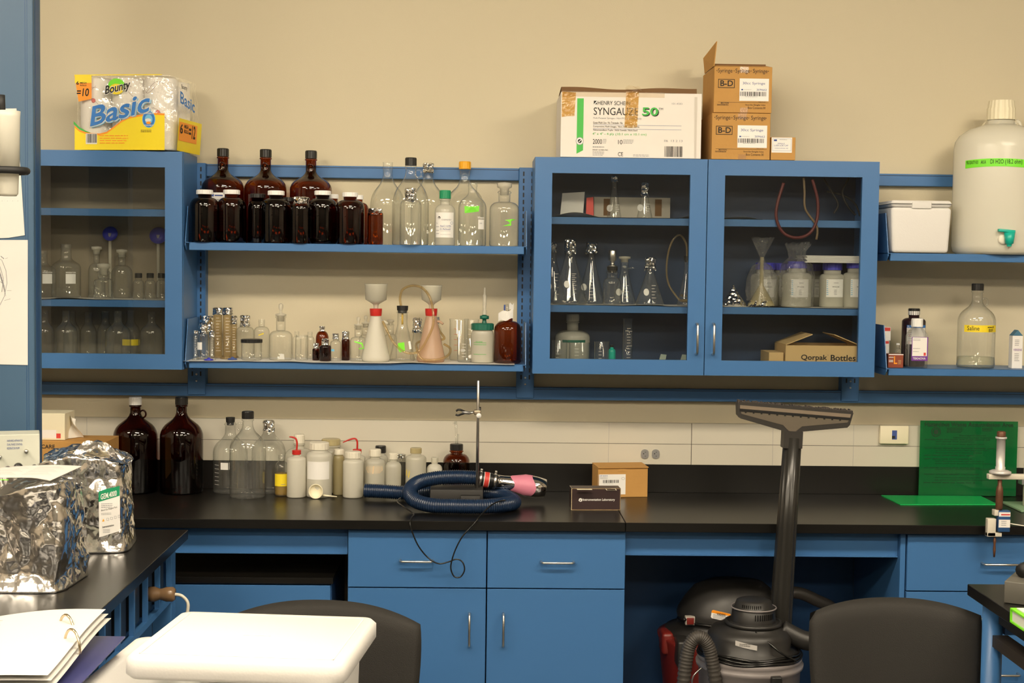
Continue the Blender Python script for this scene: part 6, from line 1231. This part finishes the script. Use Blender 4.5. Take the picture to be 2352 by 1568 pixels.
l.strip([(40+10*k, -146-2.6*k-1.2*math.sin(k)) for k in range(6)], [(41+10*k, -40-2.6*k) for k in range(6)], LBL); l.strip([(40+10*k, -146-2.6*k-1.2*math.sin(k)) for k in range(6)], [(40+10*k, -122-2.6*k) for k in range(6)], GCAP, 1)
l.text('GEM.4000', 45, -140, 83, -127, LBL, 2, True, 0, 8); l.lines(46, -118, 84, -106, 3, GINK, 1); l.text('Blood Gas Reagent Pack', 46, -104, 84, -99, BLINK, 1, False, 0, 7); l.lines(46, -96, 80, -90, 2, GINK, 1)
l.poly([(48, -76), (54, -77), (51, -83)], YCAP, 1)
for k in range(4): l.frame(59+9*k, -84-2*k, 64+9*k, -78-2*k, .6, GINK, 1)
l.text('Instrumentation', 49, -66, 76, -61, BLINK, 1, True, 0, 4); l.lines(50, -58, 74, -48, 3, GINK, 1); l.build('label', t)
b = MB(); b.grid(lambda u, v: (-.02+.15*u-.03*v, -.06+.03*math.sin(u*3), .262+.05*v*math.sin(u*PI)+.006*math.sin(u*13+v*4)), 14, 6, BAG, True); b.build('folded_flap', t)
t = thing('silver_bag', 'crumpled silver foil bag at the left edge with a paper sheet on top', 'foil bag', (P(40, 1250, -1.62).x-.02, -1.575, CT+.001), -.05)
b = crumple(.325, .27, .262, 8, 60, .027, 7.5, lambda x, y: 1+.04*math.sin(x*3+y*2)); b.build('bag_film', t)
b = MB(); cx, cz = -.075, .115                                  # gathered star fold on the near face
for k in range(11):
    a = k*2*PI/11+.2; L1 = .075+.035*((k*7) % 3)/2; x1_, z1_ = cx+L1*math.cos(a), max(.012, cz+L1*.9*math.sin(a)); px_, pz_ = -math.sin(a)*.010, math.cos(a)*.010
    b.add([(cx, -.175, cz), (x1_+px_, -.142, z1_+pz_), (x1_, -.156, z1_), (x1_-px_, -.142, z1_-pz_)], [(0, 1, 2), (0, 2, 3)], BAG, False)
b.build('gathered_fold', t)
b = MB(); zz = CT+.266; q = [P(-40, 1107, -1.5), P(192, 1104, -1.5), P(160, 1162, -1.7)]
x0, x1 = P(-60, 1120, -1.6).x, P(186, 1104, -1.49).x
b.grid(lambda u, v: (x0+(x1-x0)*u-.018*(1-v), -1.705+.225*v, zz+.012+.012*math.sin(u*2.2)-.018*max(0, u-.85)*(1-v)*6*.3), 16, 8, PAPER); b.grid(lambda u, v: (x0+(x1-x0)*u-.018*(1-v), -1.705+.225*v, zz+.0112+.012*math.sin(u*2.2)-.018*max(0, u-.85)*(1-v)*6*.3), 16, 8, PAPER)
for k in range(9): 
    for j in range(2): b.box(x0+.05+.09*j, x0+.05+.09*j+.075-.01*(k % 3), -1.66+.018*k, -1.6588+.018*k, zz+.0245, zz+.0248, pmat('faint_ink', (.55, .5, .5), .8))
b.box(x0, x1-.12, -1.7062, -1.7055, zz+.017, zz+.019, GTAPE); tag(b.build('paper_sheet'), 'cream printed sheet lying on top of the nearer silver bag', 'paper')

# ring binder
t = thing('ring_binder', 'open ring binder with white pages and blue cover on the near left bench', 'binder', (P(266, 1440, -2.16).x-.005, -2.135, CT+.001), 0)
b = MB(); NV = pmat('blue_binder_vinyl', (.045, .05, .17), .35); b.slab([(-.62, 0), (0.005, 0), (.005, -.45), (-.62, -.45)], 0, .004, NV); b.slab([(-.30, 0), (.022, -.01), (.022, -.44), (-.30, -.45)], .0045, .007, NV); b.build('cover', t)
def page(k, sx): return lambda u, v: (-.31+.30*u-.006*k*sx, -.004-.43*v, .016+.010*k+.030*math.sin(min(1, u*1.1)*PI*.55)*(.35+.65*(1-v))+.004*math.sin(v*5))
for k in range(3):
    b = MB(); b.grid(page(k, 1), 14, 12, PAPER)
    if k == 2:
        for j in range(5): 
            q = [page(2, 1)(.12+.03*j+.05*i, .10+.1*j+.012*i) for i in range(5)]; b.tube([(a_, b_, c_+.001) for a_, b_, c_ in q], .0006, pmat('pinkish_ink', (.62, .42, .42), .8), 4)
    b.build('page', t)
b = MB(); b.grid(lambda u, v: (-.62+.31*u, -.004-.43*v, .035+.012*math.sin(u*PI)), 10, 10, PAPER); b.build('page', t)
GOLD = pmat('binder_ring_metal', (.72, .60, .42), .2, metal=1)
for dx, dy in ((-.075, -.10), (-.030, -.22)):
    b = MB(); b.tube([(dx-.022*math.cos(a), dy-.02*(1-math.cos(a)), .035+.046*math.sin(a)) for a in [PI*k/14 for k in range(15)]], .0028, GOLD, 8); b.build('ring', t)

# foam cooler with lid in the foreground
Zl = .93; q0, q1, q2, q3_ = PZ(405, 1400, Zl), PZ(862, 1416, Zl), PZ(800, 1524, Zl), PZ(292, 1508, Zl)
cx, cy = (q0.x+q1.x+q2.x+q3_.x)/4, (q0.y+q1.y+q2.y+q3_.y)/4; wl = ((q1-q0).length+(q2-q3_).length)/2; dl = (((q0+q1)/2-(q2+q3_)/2)).length; rz = math.atan2(((q1-q0)+(q2-q3_)).y, ((q1-q0)+(q2-q3_)).x)
def rslab(b, w, d, z0, z1, r, m, be=.006, cut=None):
    P0 = rrect(-w/2, w/2, -d/2, d/2, r, 7); P1 = rrect(-w/2+be, w/2-be, -d/2+be, d/2-be, r-be*.6, 7); n = len(P0)
    vs = [(x, y, z0) for x, y in P1]+[(x, y, z0+be) for x, y in P0]+[(x, y, z1-be) for x, y in P0]+[(x, y, z1) for x, y in P1]
    b.add(vs, [(j*n+k, j*n+(k+1) % n, (j+1)*n+(k+1) % n, (j+1)*n+k) for j in range(3) for k in range(n)]+[tuple(range(n))[::-1], tuple(range(3*n, 4*n))], m, True)
t = thing('foam_slab', 'large white foam cooler lid resting askew on the near foam box', 'lid', (cx, cy, Zl-.05), rz); 
b = MB(); rslab(b, wl, dl, 0, .05, .030, FOAM, .010); b.build('slab', t)
b = MB(); w_, d_ = wl/2-.028, dl/2-.024
for a_ in ((-w_, w_, d_-.003, d_), (-w_, w_, -d_, -d_+.003), (-w_, -w_+.003, -d_, d_), (w_-.003, w_, -d_, d_)): b.box(*a_, .0498, .0512, FOAM)
b.box(-.03, .03, -.004, 0, .0498, .0506, FOAM); b.build('raised_line', t)
t = thing('foam_box', 'white foam shipping box under the askew lid in the foreground', 'foam box', (cx-.062, cy-.05, Zl-.055), rz+.02); hb_ = .26
Wb, Db = wl*1.12, dl*1.12
b = MB(); th = .035
O = rrect(-Wb/2, Wb/2, -Db/2, Db/2, .03, 6); I = rrect(-Wb/2+th, Wb/2-th, -Db/2+th, Db/2-th, .015, 6); n = len(O)
vs = [(x*.97, y*.97, -hb_) for x, y in O]+[(x, y, -.003) for x, y in O]+[(x*.995, y*.995, 0) for x, y in O]+[(x, y, 0) for x, y in I]+[(x, y, -hb_+th) for x, y in I]
b.add(vs, [(j*n+k, j*n+(k+1) % n, (j+1)*n+(k+1) % n, (j+1)*n+k) for j in range(4) for k in range(n)]+[tuple(range(n))[::-1], tuple(range(4*n, 5*n))], FOAM, True); b.build('body', t)
b = MB(); 
rl = rrect(-Wb/2-.03, -Wb/2+.20, -Db/2-.02, Db/2-.05, .02, 5)
t = thing('utility_cart', 'grey utility cart carrying the foam box, below the view', 'cart', (cx, cy, 0)); zc_ = Zl-.055-hb_-.001
b = MB(); rslab(b, .62, .46, zc_-.03, zc_, .03, DIMM, .006); b.build('shelf', t)
b = MB(); rslab(b, .62, .46, .15, .18, .03, DIMM, .006); b.build('shelf', t)
for sx in (-1, 1):
    for sy in (-1, 1): b = MB(); b.lathe([(0, .06), (.012, .06), (.012, zc_-.03), (0, zc_-.03)], STEEL, 12, mx=M4((sx*.28, sy*.2, 0))); b.lathe([(0, -.012), (.03, -.012), (.03, .012), (0, .012)], BLKR, 16, mx=M4((sx*.28, sy*.2, .03), (0, PI/2, 0))); b.build('leg', t)

# ================= right bench =================
xr0 = P(2222, 1341, -1.52).x; yr0 = -1.52
b = MB(); b.box(xr0, 2.9, BY0, yr0, CT-.030, CT, EPOXY, .0015, 1, smooth=False); tag(b.build('worktop'), 'black epoxy top of the near right bench corner with the lime book', 'worktop')
t = thing('lab_bench', 'blue steel frame with round leg under the near right bench', 'bench', (0, 0, 0))
xl_ = P(2284, 1500, yr0-.10).x
for x_, y_ in ((xl_, yr0-.08), (2.8, yr0-.08), (xl_, BY0+.1), (2.8, BY0+.1)): b = MB(); b.lathe([(0, 0), (.026, 0), (.026, CT-.031), (0, CT-.031)], BLUE, 24, mx=M4((x_, y_, 0))); b.build('leg', t)
b = MB(); b.box(xl_+.03, 2.76, yr0-.09, yr0-.07, .80, CT-.031, BLUED); b.box(xl_+.005, xl_+.025, BY0+.13, yr0-.11, .835, CT-.031, BLKR); b.box(xl_-.01, xl_+.03, BY0+.13, yr0-.11, .775, .805, pmat('dark_brown_bar', (.03, .024, .02), .5)); b.build('apron', t)
a = PZ(2312, 1343, CT)
t = thing('power_supply', 'grey metal box with a black object on top at the right edge', 'instrument', (a.x, -1.60, CT+.001), -.55); h = .055
b = MB(); b.box(0, .22, -.16, 0, 0, h, pmat('olive_grey_metal', (.10, .095, .08), .45), .002)
for k in range(2): b.lathe([(0, 0), (.006, 0), (.005, .004), (0, .004)], BLK, 12, mx=M4((-.0005, -.03-.05*k, h*.72), (0, -PI/2, 0)))
b.build('case', t)
b = MB(); q = spline([(.03, -.10, h+.018), (.05, -.05, h+.024), (.10, -.03, h+.026), (.16, -.03, h+.024)], 6); b.tube(q, .018, BLKR, 12)
for k in range(4): b.tube([(.035+.02*math.sin(k)+.05*i, -.09+.016*k+.01*math.sin(i+k), h+.030+.006*math.sin(i*2+k)) for i in range(5)], .004, BLK, 6)
b.build('cable_bundle', t)
a = PZ(2320, 1400, CT+.03); 
t = thing('lime_book', 'thick book with lime green cover lying at the right edge of the near bench', 'book', (a.x, a.y, CT+.001), 0)
b = MB(); LG = pmat('lime_cover', (.22, .78, .02), .4); b.box(0, .24, -.30, 0, 0, .004, LG); b.box(0, .24, -.30, 0, .030, .034, LG); b.box(0, .005, -.30, 0, .004, .030, LG) if False else b.box(0, .24, -.004, 0, .004, .030, LG); b.build('cover', t)
b = MB(); b.box(.004, .235, -.296, -.005, .0042, .0298, PAPER); b.build('pages', t)
b = MB(); b.box(.010, .21, -.28, -.015, .0345, .0375, PAPER); b.build('top_sheet', t)
